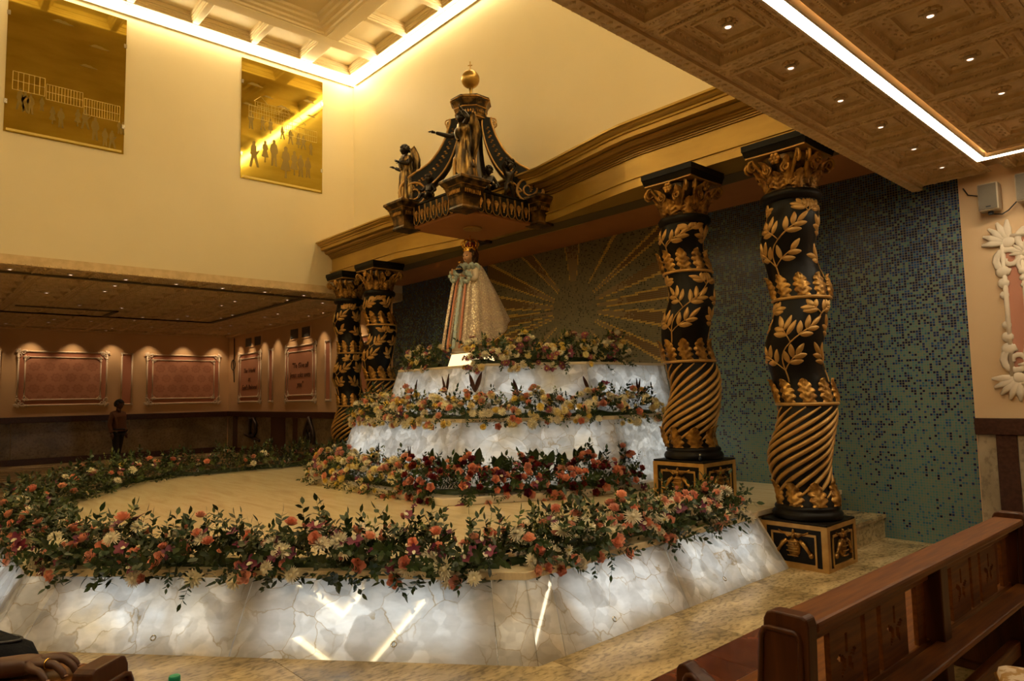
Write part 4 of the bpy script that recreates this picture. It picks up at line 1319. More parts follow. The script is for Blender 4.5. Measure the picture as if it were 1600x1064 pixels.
# ---------------------------------------------------------------- figures on the canopy
def head(mb, c, s, yaw=0.0, hair=None, mi=0, mih=1):
    """head with brow, nose, lips and chin; faces -y turned by yaw; s = head height"""
    n, m_ = 20, 16; st = len(mb.v)
    vs = []; R_ = s / 2
    for i in range(m_ + 1):
        p = -pi / 2 + pi * i / m_
        for j in range(n):
            a = 2 * pi * j / n
            x = .74 * cos(p) * sin(a); y = -.86 * cos(p) * cos(a); z = sin(p)
            if z < -.2: x *= 1 - .28 * (-.2 - z); y = y * (1 - .1 * (-.2 - z)) - .05 * (-.2 - z)
            fr = max(0, cos(a)) ** 4
            if y < 0:
                nose = math.exp(-((z + .10) / .16) ** 2) * math.exp(-(x / .12) ** 2)
                brow = math.exp(-((z - .18) / .08) ** 2) * math.exp(-(x / .4) ** 2)
                eye = math.exp(-((z - .02) / .09) ** 2) * (math.exp(-((abs(x) - .27) / .12) ** 2))
                lip = math.exp(-((z + .42) / .06) ** 2) * math.exp(-(x / .2) ** 2)
                chin = math.exp(-((z + .72) / .12) ** 2) * math.exp(-(x / .22) ** 2)
                y -= .17 * nose + .04 * brow - .07 * eye + .05 * lip + .08 * chin
            vs.append((x * R_, y * R_, z * R_))
    mb.add(vs, [(i * n + j, i * n + (j + 1) % n, (i + 1) * n + (j + 1) % n, (i + 1) * n + j) for i in range(m_) for j in range(n)], mi)
    for sx in (-1, 1): mb.ball((sx * .74 * R_, .05 * R_, -.02 * R_), (.06 * R_, .12 * R_, .2 * R_), 6, 5, mi)
    if hair:
        rr = random.Random(11)
        for i in range(hair):
            a = rr.random() * 2 * pi; p = rr.uniform(-.25, 1.5)
            x = .80 * cos(p) * sin(a); y = -.92 * cos(p) * cos(a); z = 1.02 * sin(p)
            if y < -.35 and z < .45: continue
            mb.ball((x * R_, y * R_ + .05 * R_, z * R_), (.24 * R_, .24 * R_, .24 * R_), 6, 4, mih)
    mb.xf(Matrix.Translation(c) @ Matrix.Rotation(yaw, 4, 'Z'), st)

def hand(mb, wrist, d, up, s, mi=0):
    """small open hand with palm and five fingers"""
    d = Vector(d).normalized(); up = Vector(up); side_ = d.cross(up).normalized(); up = side_.cross(d)
    w_ = Vector(wrist)
    mb.tube([w_, w_ + d * .45 * s, w_ + d * .55 * s], [.16 * s, .22 * s, .2 * s], 7, mi=mi)
    for k, (o, ln) in enumerate(((-.16, .42), (-.05, .50), (.06, .46), (.16, .36))):
        b = w_ + d * .5 * s + side_ * o * s
        mb.tube([b, b + d * ln * .55 * s - up * .05 * s, b + d * ln * s - up * .16 * s], [.06 * s, .052 * s, .04 * s], 5, mi=mi)
    b = w_ + d * .18 * s + side_ * -.18 * s
    mb.tube([b, b + (d * .7 - side_ * .7) * .28 * s, b + (d * .9 - side_ * .5) * .45 * s], [.07 * s, .06 * s, .045 * s], 5, mi=mi)

def angel(x, y, z, rz, label, H=.80, pose=0):
    root = empty('angel_statue', (x, y, z), rz, label, 'statue', 'bronze angels on the canopy corners')
    s = H / 1.0
    # body under the robe: one continuous figure
    J = dict(pel=(0, 0, .50, .085, .075), waist=(0, .01, .60, .078, .065), chest=(0, .0, .72, .095, .07), neck=(0, -.005, .83, .036), hd=(0, -.01, .875, .034),
             shl=(-.095, .0, .775, .045), shr=(.095, .0, .775, .045))
    if pose == 0:
        J.update(ell=(-.15, -.17, .69, .040), wrl=(-.12, -.40, .735, .026), elr=(.19, .06, .84, .042), wrr=(.16, -.03, .96, .028))
    else:
        J.update(ell=(-.19, -.05, .62, .040), wrl=(-.27, -.18, .69, .026), elr=(.18, .03, .62, .042), wrr=(.12, -.12, .67, .028))
    J.update(hl=(-.055, 0, .46, .068), kl=(-.06, -.055, .25, .045), al=(-.055, .01, .045, .026), fl=(-.06, -.08, .02, .022),
             hr=(.055, 0, .46, .068), kr=(.065, -.02, .25, .045), ar=(.06, .03, .045, .026), fr=(.065, -.06, .02, .022))
    J = {k: tuple(c * s for c in v) for k, v in J.items()}
    E = [('pel', 'waist'), ('waist', 'chest'), ('chest', 'neck'), ('neck', 'hd'), ('chest', 'shl'), ('shl', 'ell'), ('ell', 'wrl'), ('chest', 'shr'), ('shr', 'elr'), ('elr', 'wrr'),
         ('pel', 'hl'), ('hl', 'kl'), ('kl', 'al'), ('al', 'fl'), ('pel', 'hr'), ('hr', 'kr'), ('kr', 'ar'), ('ar', 'fr')]
    body = skin('body', J, E, MT['bronzeskin'], root, 2)
    mb = MB(); head(mb, (0, -.02 * s, .915 * s), .175 * s, .0, 60, 0, 0)
    hand(mb, J['wrl'][:3], Vector(J['wrl'][:3]) - Vector(J['ell'][:3]), (0, 0, 1), .10 * s)
    hand(mb, J['wrr'][:3], Vector(J['wrr'][:3]) - Vector(J['elr'][:3]), (0, -1, 0), .10 * s)
    mb.build('head_and_hands', MT['bronzeskin'], root, True)
    # draped robe with folds, open over the left knee
    pts = []; ni, nj = 16, 44
    for i in range(ni):
        t = i / (ni - 1)
        z = .80 - .77 * t
        for j in range(nj):
            a = 2 * pi * j / nj
            r = .10 + .07 * max(0, t - .25) / .75 + .05 * math.exp(-((t - .12) / .12) ** 2) * abs(cos(a))
            if abs(t - .27) < .08: r *= .9
            f = sin(a * 9 + t * 4 + 1.3 * sin(3 * t + a)) * .020 * min(1, t * 2.2)
            sx = 1.12; sy = .92
            zz = z
            if t > .75 and cos(a - 4.2) > .2: zz += .18 * (t - .75) / .25 * (cos(a - 4.2) - .2)
            dx = .02 * sin(t * 3); dy = .03 * t * t
            pts.append(((r + f) * cos(a) * sx * s + dx * s, (r + f) * sin(a) * sy * s + dy * s, zz * s))
    mb = MB(); mb.grid(pts, ni, nj, closev=True); mb.build('robe', MT['bronzefig'], root, True)
    mb = MB()                                    # sash
    pts = []
    for i in range(16):
        t = i / 15; pts.append(((-.11 + .22 * t) * s, (-.085 - .03 * sin(pi * t)) * s, (.80 - .26 * t) * s))
    mb.tube(pts, [.022 * s] * 16, 6)
    pts = [((.10 + .05 * t) * s, (.02 + .08 * t) * s, (.55 - .40 * t + .04 * sin(6 * t)) * s) for t in [i / 11 for i in range(12)]]
    mb.tube(pts, [(.02 + .035 * i / 11) * s for i in range(12)], 6)
    mb.build('sash', MT['bronzefig'], root, True)
    for sg in (-1, 1):                            # wings
        mb = MB(); ni, nj = 14, 7; P_ = []
        for side_ in (0, 1):
            for i in range(ni):
                t = i / (ni - 1)
                for j in range(nj):
                    u = j / (nj - 1)
                    wv = .19 * sin(pi * (.12 + .80 * t)) ** .7
                    x_ = sg * (.045 + .05 * t + u * wv * .55); y_ = .07 + .03 * sin(pi * t) + u * wv * .65
                    z_ = .92 - .62 * t + .05 * u * (1 - t)
                    nrm = (.012 + .006 * cos(t * 40 + u * 3)) * (1 if side_ else -1) * sin(pi * min(.98, max(.02, t)))
                    P_.append(((x_ + sg * nrm * .7) * s, (y_ - nrm * .7) * s, z_ * s))
        mb.grid(P_[:ni * nj], ni, nj); mb.grid(P_[ni * nj:], ni, nj)
        e = [i * nj for i in range(ni)] + [(ni - 1) * nj + j for j in range(1, nj)] + [i * nj + nj - 1 for i in range(ni - 2, -1, -1)] + [j for j in range(nj - 2, 0, -1)]
        o_ = ni * nj
        for q in range(len(e)):
            a_, b_ = e[q], e[(q + 1) % len(e)]
            mb.f.append((a_, b_, b_ + o_, a_ + o_)); mb.m.append(0)
        mb.build('wing', MT['bronzefig'], root, True)
    return root
ZP = CZ + .405
angel(X0 + CA - .01, CY - CA + .01, ZP, math.radians(-35), 'tall bronze angel with outstretched arm on the canopy corner nearest the camera', .90, 0)
angel(X0 - CA, CY - CA, ZP, math.radians(-30), 'bronze angel with raised forearm on the leftmost canopy corner', .84, 1)

def putto(x, y, z, rz, label, stand):
    root = empty('putto_statue', (x, y, z), rz, label, 'statue', 'bronze putti on the canopy rim')
    if stand:
        J = dict(pel=(0, 0, .20, .045), ch=(0, 0, .31, .055), nk=(0, -.01, .37, .025), sl=(-.06, 0, .34, .028), el=(-.11, -.03, .41, .02), wl=(-.08, -.05, .47, .014),
                 sr=(.06, 0, .34, .028), er=(.11, -.02, .42, .02), wr=(.07, -.04, .48, .014), hl=(-.035, 0, .17, .04), kl=(-.055, -.03, .09, .028), al=(-.06, .01, .015, .016),
                 hr=(.035, 0, .17, .04), kr=(.05, -.01, .09, .028), ar=(.07, .02, .015, .016))
        hc = (0, -.02, .425)
    else:
        J = dict(pel=(0, 0, .05, .055), ch=(0, .01, .16, .058), nk=(0, 0, .225, .026), sl=(-.062, .0, .20, .028), el=(-.10, -.05, .13, .021), wl=(-.07, -.12, .12, .014),
                 sr=(.062, 0, .20, .028), er=(.11, .0, .12, .021), wr=(.12, -.06, .08, .014), hl=(-.04, -.03, .05, .042), kl=(-.06, -.12, .07, .03), al=(-.06, -.15, -.01, .017),
                 hr=(.04, -.03, .05, .042), kr=(.07, -.12, .06, .03), ar=(.075, -.16, -.0, .017))
        hc = (0, -.01, .285)
    E = [('pel', 'ch'), ('ch', 'nk'), ('ch', 'sl'), ('sl', 'el'), ('el', 'wl'), ('ch', 'sr'), ('sr', 'er'), ('er', 'wr'), ('pel', 'hl'), ('hl', 'kl'), ('kl', 'al'), ('pel', 'hr'), ('hr', 'kr'), ('kr', 'ar')]
    skin('body', J, E, MT['bronzeskin'], root, 2)
    mb = MB(); head(mb, hc, .13, 0, 50, 0, 0)
    for a, b in (('wl', 'el'), ('wr', 'er')): hand(mb, J[a][:3], Vector(J[a][:3]) - Vector(J[b][:3]), (0, -1, .2), .06)
    mb.build('head_and_hands', MT['bronzeskin'], root, True)
    mb = MB()
    pts = [(.05 * cos(a) * 1.1, .05 * sin(a), (.17 if stand else .06) + .02 * sin(3 * a)) for a in [2 * pi * i / 16 for i in range(16)]]
    mb.tube(pts, .016, 6, closed=True); mb.build('loincloth', MT['bronzefig'], root, True)
    return root
putto(X0 + .62, CY - .22, CZ + .345, math.radians(60), 'small seated bronze cherub on the canopy rim beside the tall angel', False)
putto(X0 + .62, CY + .14, CZ + .345, math.radians(75), 'small standing bronze cherub with raised arms near the right canopy scroll', True)
putto(X0 - .15, CY - .62, CZ + .345, math.radians(10), 'small dark bronze cherub crouching between the two angels', False)
# ================================================================== statue of the crowned child
SY = 5.87
ped = empty('lit_pedestal', (X0, SY, ZB2), 0, 'small glowing white pedestal block under the robed statue', 'pedestal')
mb = MB(); mb.prism([(-.24, -.24), (.24, -.24), (.24, .24), (-.24, .24)], 0, .17, top=[(-.20, -.20), (.20, -.20), (.20, .20), (-.20, .20)]); mb.build('glowing_block', MT['lantern'], ped, bevel=.008)
mb = MB(); mb.b2(-.21, .21, -.21, .21, .17, .19); mb.build('top_slab', MT['marbleedge'], ped, bevel=.004)
st = empty('crowned_statue', (X0, SY, ZB2 + .19), math.radians(6), 'crowned child statue in a sequinned ivory cape holding a dark orb', 'statue')
# local z: 0 base, crown top 1.59
# inner gown
def gown(ni, nj, fz, fr, fx, fy):
    pts = []
    for i in range(ni):
        t = i / (ni - 1)
        for j in range(nj):
            a = 2 * pi * j / nj
            pts.append((fr(t, a) * cos(a) * fx + 0, fr(t, a) * sin(a) * fy, fz(t, a)))
    return pts
mb = MB(); mb.grid(gown(18, 48, lambda t, a: 1.14 - 1.13 * t, lambda t, a: (.11 + .15 * t) * (1 + .05 * sin(a * 10 + t)), 1.05, 1.0), 18, 48, closev=True)
mb.build('gown', MT['ivory'], st, True)
# cape: long in front, swung out and lifted at the back
def capez(t, a):
    back = max(0, sin(a)) ** 1.3
    hem = .10 + .42 * back
    return 1.20 + (hem - 1.20) * t
def caper(t, a):
    back = max(0, sin(a)); front = max(0, -sin(a))
    r1 = .34 * (1 - back) + .56 * back + .0 * front
    r0 = .13
    return r0 + (r1 - r0) * (t ** .85) + .016 * sin(a * 11 + 2.2 * t) * t
nj = 64; ni = 22; pts = []
for i in range(ni):
    t = i / (ni - 1)
    for j in range(nj):
        a = -pi / 2 + .22 + (2 * pi - .44) * j / (nj - 1)       # open down the front
        r = caper(t, a)
        pts.append((r * cos(a) * (1.02 - .02 * t), r * sin(a) + .02, capez(t, a)))
mb = MB(); mb.grid(pts, ni, nj)
cape = mb.build('cape', MT['robe'], st, True)
sm = cape.modifiers.new('solid', 'SOLIDIFY'); sm.thickness = .012
# gold lining edge at the hem
mb = MB(); pts = []
for j in range(nj):
    a = -pi / 2 + .22 + (2 * pi - .44) * j / (nj - 1); r = caper(1, a)
    pts.append((r * cos(a), r * sin(a) + .02, capez(1, a)))
mb.tube(pts, .014, 6); mb.build('hem_braid', MT['crown'], cape, True)
# lace and ribbons down the front
def front_strip(x0, w_, m, name, wav):
    mb = MB(); n = 40; P_ = []
    for i in range(n):
        t = i / (n - 1); z = 1.02 - .98 * t; y = -(.135 + .19 * t ** .85) - .02
        for k in (-1, -.3, .3, 1):
            P_.append((x0 * (1 + .35 * t) + k * w_ * (1 + .2 * sin(i * 1.9 + k) * wav), y - .012 * (1 - k * k) - wav * .010 * sin(i * 2.4 + k * 2), z))
    mb.grid(P_, n, 4); o = mb.build(name, m, st, True)
    s_ = o.modifiers.new('solid', 'SOLIDIFY'); s_.thickness = .008
front_strip(0.0, .030, MT['lace'], 'lace_trim', 1)
front_strip(.085, .017, MT['ribbon'], 'coral_ribbon', .3); front_strip(-.085, .017, MT['ribbon'], 'coral_ribbon', .3)
front_strip(.155, .025, MT['robe'], 'cape_border', .3); front_strip(-.155, .025, MT['robe'], 'cape_border', .3)
# collar ruff
mb = MB(); n = 90
pts = [((.135 + .03 * sin(9 * a)) * cos(a), (.125 + .03 * sin(9 * a)) * sin(a) - .03, 1.175 + .03 * cos(11 * a)) for a in [2 * pi * i / n for i in range(n)]]
mb.tube(pts, .028, 6, closed=True); mb.build('lace_collar', MT['lace'], st, True)
# arms with cuffs
J = dict(ch=(0, 0, 1.10, .09), sl=(-.12, -.02, 1.14, .06), el=(-.19, -.10, 1.00, .05), wl=(-.13, -.21, 1.06, .03),
         sr=(.12, -.02, 1.14, .06), er=(.19, -.10, .98, .05), wr=(.12, -.21, 1.02, .03))
skin('sleeves', J, [('ch', 'sl'), ('sl', 'el'), ('el', 'wl'), ('ch', 'sr'), ('sr', 'er'), ('er', 'wr')], MT['ivory'], st, 2)
for nm in ('wl', 'wr'):
    c = J[nm]; mb = MB(); n = 48
    pts = [(c[0] + (.062 + .016 * sin(9 * a)) * cos(a), c[1] + .012 + .02 * cos(7 * a), c[2] - .005 + (.062 + .016 * sin(9 * a)) * sin(a)) for a in [2 * pi * i / n for i in range(n)]]
    mb.tube(pts, .022, 6, closed=True); mb.build('lace_cuff', MT['lace'], st, True)
mb = MB(); hand(mb, (-.125, -.23, 1.07), (.1, -.25, 1), (0, -1, 0), .085); hand(mb, (.115, -.23, 1.025), (-.3, -1, .15), (0, 0, 1), .085)
mb.build('hands', MT['skin'], st, True)
orb = MB(); orb.ball((.095, -.305, 1.105), .052, 16, 10); ob = orb.build('orb', MT['orb'], st, True)
mb = MB(); mb.tube([(.095, -.305, 1.155), (.095, -.305, 1.235)], .006, 6); mb.tube([(.07, -.305, 1.21), (.12, -.305, 1.21)], .006, 6)
mb.tube([(.095 + .054 * cos(a), -.305 + .054 * sin(a), 1.105) for a in [2 * pi * i / 20 for i in range(20)]], .005, 5, closed=True); mb.build('orb_cross', MT['crown'], ob, True)
# neck, head, hair
mb = MB(); mb.tube([(0, .0, 1.16), (0, -.005, 1.27)], [.055, .045], 12); head(mb, (0, -.015, 1.335), .225, 0.0)
hd = mb.build('head', MT['skin'], st, True)
mb = MB()
for sx in (-1, 1): mb.ball((sx * .032, -.098, 1.338), (.013, .009, .008), 8, 6)
mb.build('eyes', MT['eye'], hd, True)
mb = MB(); mb.ball((0, -.108, 1.288), (.018, .008, .007), 8, 6); mb.build('lips', MT['lips'], hd, True)
mb = MB(); rr = random.Random(4)
for i in range(170):
    a = rr.uniform(-2.35, 2.35) + pi / 2; zz = rr.uniform(1.25, 1.44)
    r = .092 + .012 * rr.random() - max(0, zz - 1.38) * .5
    if sin(a) < -.45 and zz < 1.40: continue
    mb.ball((r * cos(a) * .95, r * sin(a) - .0, zz), (.020, .020, .030), 6, 4)
mb.build('hair', MT['hair'], hd, True)
# crown
cw = MB(); cw.lathe([(.085, 1.395), (.090, 1.40), (.092, 1.425), (.086, 1.43), (.092, 1.44), (.093, 1.455), (.088, 1.46), (.082, 1.455), (.080, 1.40)], 24)
for i in range(8):
    a = i * pi / 4
    cw.ball((.093 * cos(a), .093 * sin(a), 1.428), (.014, .014, .014), 7, 5)
    cw.tube([(.09 * cos(a), .09 * sin(a), 1.455), (.118 * cos(a), .118 * sin(a), 1.50), (.112 * cos(a), .112 * sin(a), 1.545), (.07 * cos(a), .07 * sin(a), 1.575), (0, 0, 1.57)], [.009, .010, .009, .008, .008], 6)
    cw.ball((.120 * cos(a), .120 * sin(a), 1.52), .012, 6, 5)
    b = a + pi / 8
    cw.tube([(.09 * cos(b), .09 * sin(b), 1.455), (.10 * cos(b), .10 * sin(b), 1.485)], [.012, .004], 6)
cw.ball((0, 0, 1.585), .022, 10, 7); cw.tube([(0, 0, 1.60), (0, 0, 1.64)], .006, 6); cw.tube([(-.016, 0, 1.625), (.016, 0, 1.625)], .006, 6)
cr_ = cw.build('crown', MT['crown'], st, True)
mb = MB(); mb.ball((0, 0, 1.475), (.082, .082, .075), 16, 10); mb.build('crown_lining', MT['crownred'], cr_, True)
# ================================================================== flowers
def petal(mb, ang, r0, r1, w_, z0, z1, cup, mi=0, nu=4, nv=3, tw=0.0):
    """petal growing outwards from radius r0 to r1, heights z0..z1, width w_"""
    pts = []
    for i in range(nu):
        t = i / (nu - 1)
        r = r0 + (r1 - r0) * t; z = z0 + (z1 - z0) * (t ** cup)
        ww = w_ * (sin(pi * (.18 + .68 * t)))
        for j in range(nv):
            s = -1 + 2 * j / (nv - 1)
            x = r - .18 * ww * s * s; y = s * ww / 2
            zz = z + .12 * ww * s * s + tw * s * ww
            pts.append((x * cos(ang) - y * sin(ang), x * sin(ang) + y * cos(ang), zz))
    mb.grid(pts, nu, nv, mi=mi)
def rose_mesh(name, m):
    mb = MB(); rr = random.Random(3)
    for ring, (n, r0, r1, w_, z0, z1, cup) in enumerate(((5, .10, 1.0, 1.05, -.15, .35, 2.2), (5, .08, .80, .95, -.1, .62, 1.8), (4, .05, .56, .80, 0, .78, 1.5), (3, .03, .34, .55, .1, .84, 1.3), (3, .0, .16, .32, .2, .82, 1.2))):
        for k in range(n): petal(mb, 2 * pi * k / n + ring * .7 + rr.random() * .2, r0, r1, w_, z0, z1, cup, nu=5, nv=5)
    return mb.mesh(name, m, True)
def bud_mesh(name, m):
    mb = MB()
    for ring, (n, r1, z1) in enumerate(((4, .48, 1.15), (3, .30, 1.25), (2, .14, 1.2))):
        for k in range(n): petal(mb, 2 * pi * k / n + ring, .12, r1, .75 - .2 * ring, -.1, z1, .8, nu=5, nv=3)
    mb.lathe([(.0, -.3), (.2, -.2), (.26, .0), (.22, .1)], 7, mi=1)
    return mb.mesh(name, [m, MT['leafm']], True)
def mum_mesh(name, m, rows, droop=.0, thin=1.0):
    mb = MB(); rr = random.Random(5)
    for q, (n, r1, z1) in enumerate(rows):
        for k in range(n):
            petal(mb, 2 * pi * (k + .5 * (q % 2)) / n + rr.uniform(-.08, .08), .08, r1 * rr.uniform(.92, 1.06), .26 * thin, .05, z1 + rr.uniform(-.06, .06), 1.3, nu=4, nv=2)
    mb.ball((0, 0, .25), (.26, .26, .30), 8, 5)
    return mb.mesh(name, m, True)
def daisy_mesh(name, m):
    mb = MB()
    for q, (n, r1, z1) in enumerate(((12, 1.0, .10), (9, .75, .26))):
        for k in range(n): petal(mb, 2 * pi * (k + .5 * q) / n, .1, r1, .34, .0, z1, 1.4, nu=3, nv=3)
    mb.ball((0, 0, .2), (.24, .24, .14), 8, 5, mi=1)
    return mb.mesh(name, [m, MT['centre']], True)
def orchid_mesh(name, m):
    mb = MB()
    for k in range(3): petal(mb, pi / 2 + 2 * pi * k / 3, .05, 1.0, .55, 0, .18, 1.2, nu=4, nv=3)
    for k in (-1, 1): petal(mb, pi / 2 + k * 1.15, .05, 1.05, .85, .05, .25, 1.2, nu=4, nv=3)
    petal(mb, -pi / 2, .0, .5, .5, .1, .45, .7, mi=1, nu=4, nv=3)
    mb.ball((0, 0, .16), (.12, .12, .14), 6, 4, mi=1)
    return mb.mesh(name, [m, MT['white']], True)
FM = {
    'rose': rose_mesh('rose', MT['rose']), 'rosep': rose_mesh('rose', MT['rosep']), 'bud': bud_mesh('rosebud', MT['rose']),
    'red': rose_mesh('carnation', MT['redrose']), 'coralc': rose_mesh('carnation', MT['rose']),
    'mum': mum_mesh('chrysanthemum', MT['white'], ((16, 1.0, .05), (14, .85, .35), (11, .62, .58), (7, .36, .70)), thin=.9),
    'spider': mum_mesh('chrysanthemum', MT['white'], ((22, 1.15, -.1), (18, .95, .25), (14, .7, .5), (8, .4, .65)), thin=.6),
    'pom': mum_mesh('pompon', MT['paleyellow'], ((14, .85, -.15), (14, .95, .25), (11, .75, .60), (7, .42, .80))),
    'pomy': mum_mesh('pompon', MT['yellow'], ((14, .85, -.15), (14, .95, .25), (11, .75, .60), (7, .42, .80))),
    'pomw': mum_mesh('pompon', MT['white'], ((14, .85, -.15), (14, .95, .25), (11, .75, .60), (7, .42, .80))),
    'mauve': daisy_mesh('daisy', MT['mauve']), 'daisyw': daisy_mesh('daisy', MT['white']), 'orchid': orchid_mesh('orchid', MT['purple']),
}
FN = {'rose': 'rose', 'rosep': 'rose', 'bud': 'rosebud', 'red': 'carnation', 'coralc': 'carnation', 'mum': 'chrysanthemum', 'spider': 'chrysanthemum', 'pom': 'pompon_flower', 'pomy': 'pompon_flower',
      'pomw': 'pompon_flower', 'mauve': 'daisy', 'daisyw': 'daisy', 'orchid': 'orchid'}
FS = {'rose': .046, 'rosep': .046, 'bud': .027, 'red': .044, 'coralc': .042, 'mum': .056, 'spider': .066, 'pom': .046, 'pomy': .044, 'pomw': .050, 'mauve': .042, 'daisyw': .040, 'orchid': .054}

def leaf_shape(mb, base, d, up, ln, wd, bend=.2, mi=0):
    d = Vector(d).normalized(); sd = d.cross(Vector(up))
    if sd.length < 1e-4: sd = d.cross(Vector((1, 0, 0)))
    sd.normalize(); nn = sd.cross(d)
    b = Vector(base)
    def pt(t, s): return b + d * (ln * t) + sd * s + nn * (-bend * ln * t * t)
    w1 = wd * .5
    vs = [pt(0, 0), pt(.3, w1 * .85) + nn * .12 * w1, pt(.3, -w1 * .85) + nn * .12 * w1, pt(.62, w1 * .8) + nn * .1 * w1, pt(.62, -w1 * .8) + nn * .1 * w1, pt(1, 0), pt(.3, 0), pt(.62, 0)]
    mb.add(vs, [(0, 6, 1), (0, 2, 6), (6, 7, 3, 1), (6, 2, 4, 7), (7, 5, 3), (7, 4, 5)], mi)

def sprig_mesh(seed, ln, n, leaf, wd, m, curve, tip=True):
    """stem with paired leaves, grows along +z, about unit metres"""
    rr = random.Random(seed); mb = MB(); pts = []
    for i in range(8):
        t = i / 7; pts.append(Vector((curve * t * t * ln, .15 * curve * sin(3 * t) * ln, ln * t * (1 - .12 * curve * t))))
    mb.tube(pts, [.0028 - .0018 * i / 7 for i in range(8)], 4, mi=0)
    for i in range(n):
        t = .15 + .82 * i / n
        k = min(6, int(t * 7)); p = pts[k].lerp(pts[k + 1], t * 7 - k)
        tan = (pts[k + 1] - pts[k]).normalized()
        a = i * 2.4 + rr.uniform(-.4, .4)
        side_ = Vector((cos(a), sin(a), 0)); side_ = (side_ - tan * side_.dot(tan)).normalized()
        d = side_ * rr.uniform(.65, 1.0) + tan * rr.uniform(.35, .9)
        leaf_shape(mb, p, d, tan, leaf * rr.uniform(.75, 1.15) * (1 - .3 * t), wd * rr.uniform(.8, 1.1), rr.uniform(-.1, .35))
    if tip: leaf_shape(mb, pts[-1], (pts[-1] - pts[-2]), (1, 0, 0), leaf * .9, wd * .8, .1)
    return mb.mesh('leafy_sprig', m, True)
SPR = [sprig_mesh(10 + i, .22, 11, .078, .042, MT['leaf'], (.15, .45, -.3)[i % 3]) for i in range(4)]
SPRM = [sprig_mesh(30 + i, .20, 12, .066, .034, MT['leafm'], (.1, .4)[i % 2]) for i in range(3)]
SPRL = [sprig_mesh(50 + i, .20, 14, .040, .022, MT['leafl'], (.1, .3)[i % 2]) for i in range(2)]
def blade_mesh(seed, ln, wd, m):
    mb = MB(); rr = random.Random(seed)
    n = 8; P_ = []
    for i in range(n):
        t = i / (n - 1); w_ = wd * sin(pi * (.1 + .9 * t)) ** .8 * (1 if t < 1 else 0)
        for s in (-1, 0, 1): P_.append((s * w_ / 2, .10 * ln * t * t - .01 * (1 - abs(s)), ln * t))
    mb.grid(P_, n, 3); return mb.mesh('broad_leaf', m, True)
BROWN = blade_mesh(1, .24, .052, MT['leafb']); GREEN = blade_mesh(2, .26, .07, MT['leafm']); DGREEN = blade_mesh(3, .20, .10, MT['leaf'])

def orient(n, spin):
    q = Vector(n).normalized().to_track_quat('Z', 'Y')
    return q.to_matrix().to_4x4() @ Matrix.Rotation(spin, 4, 'Z')

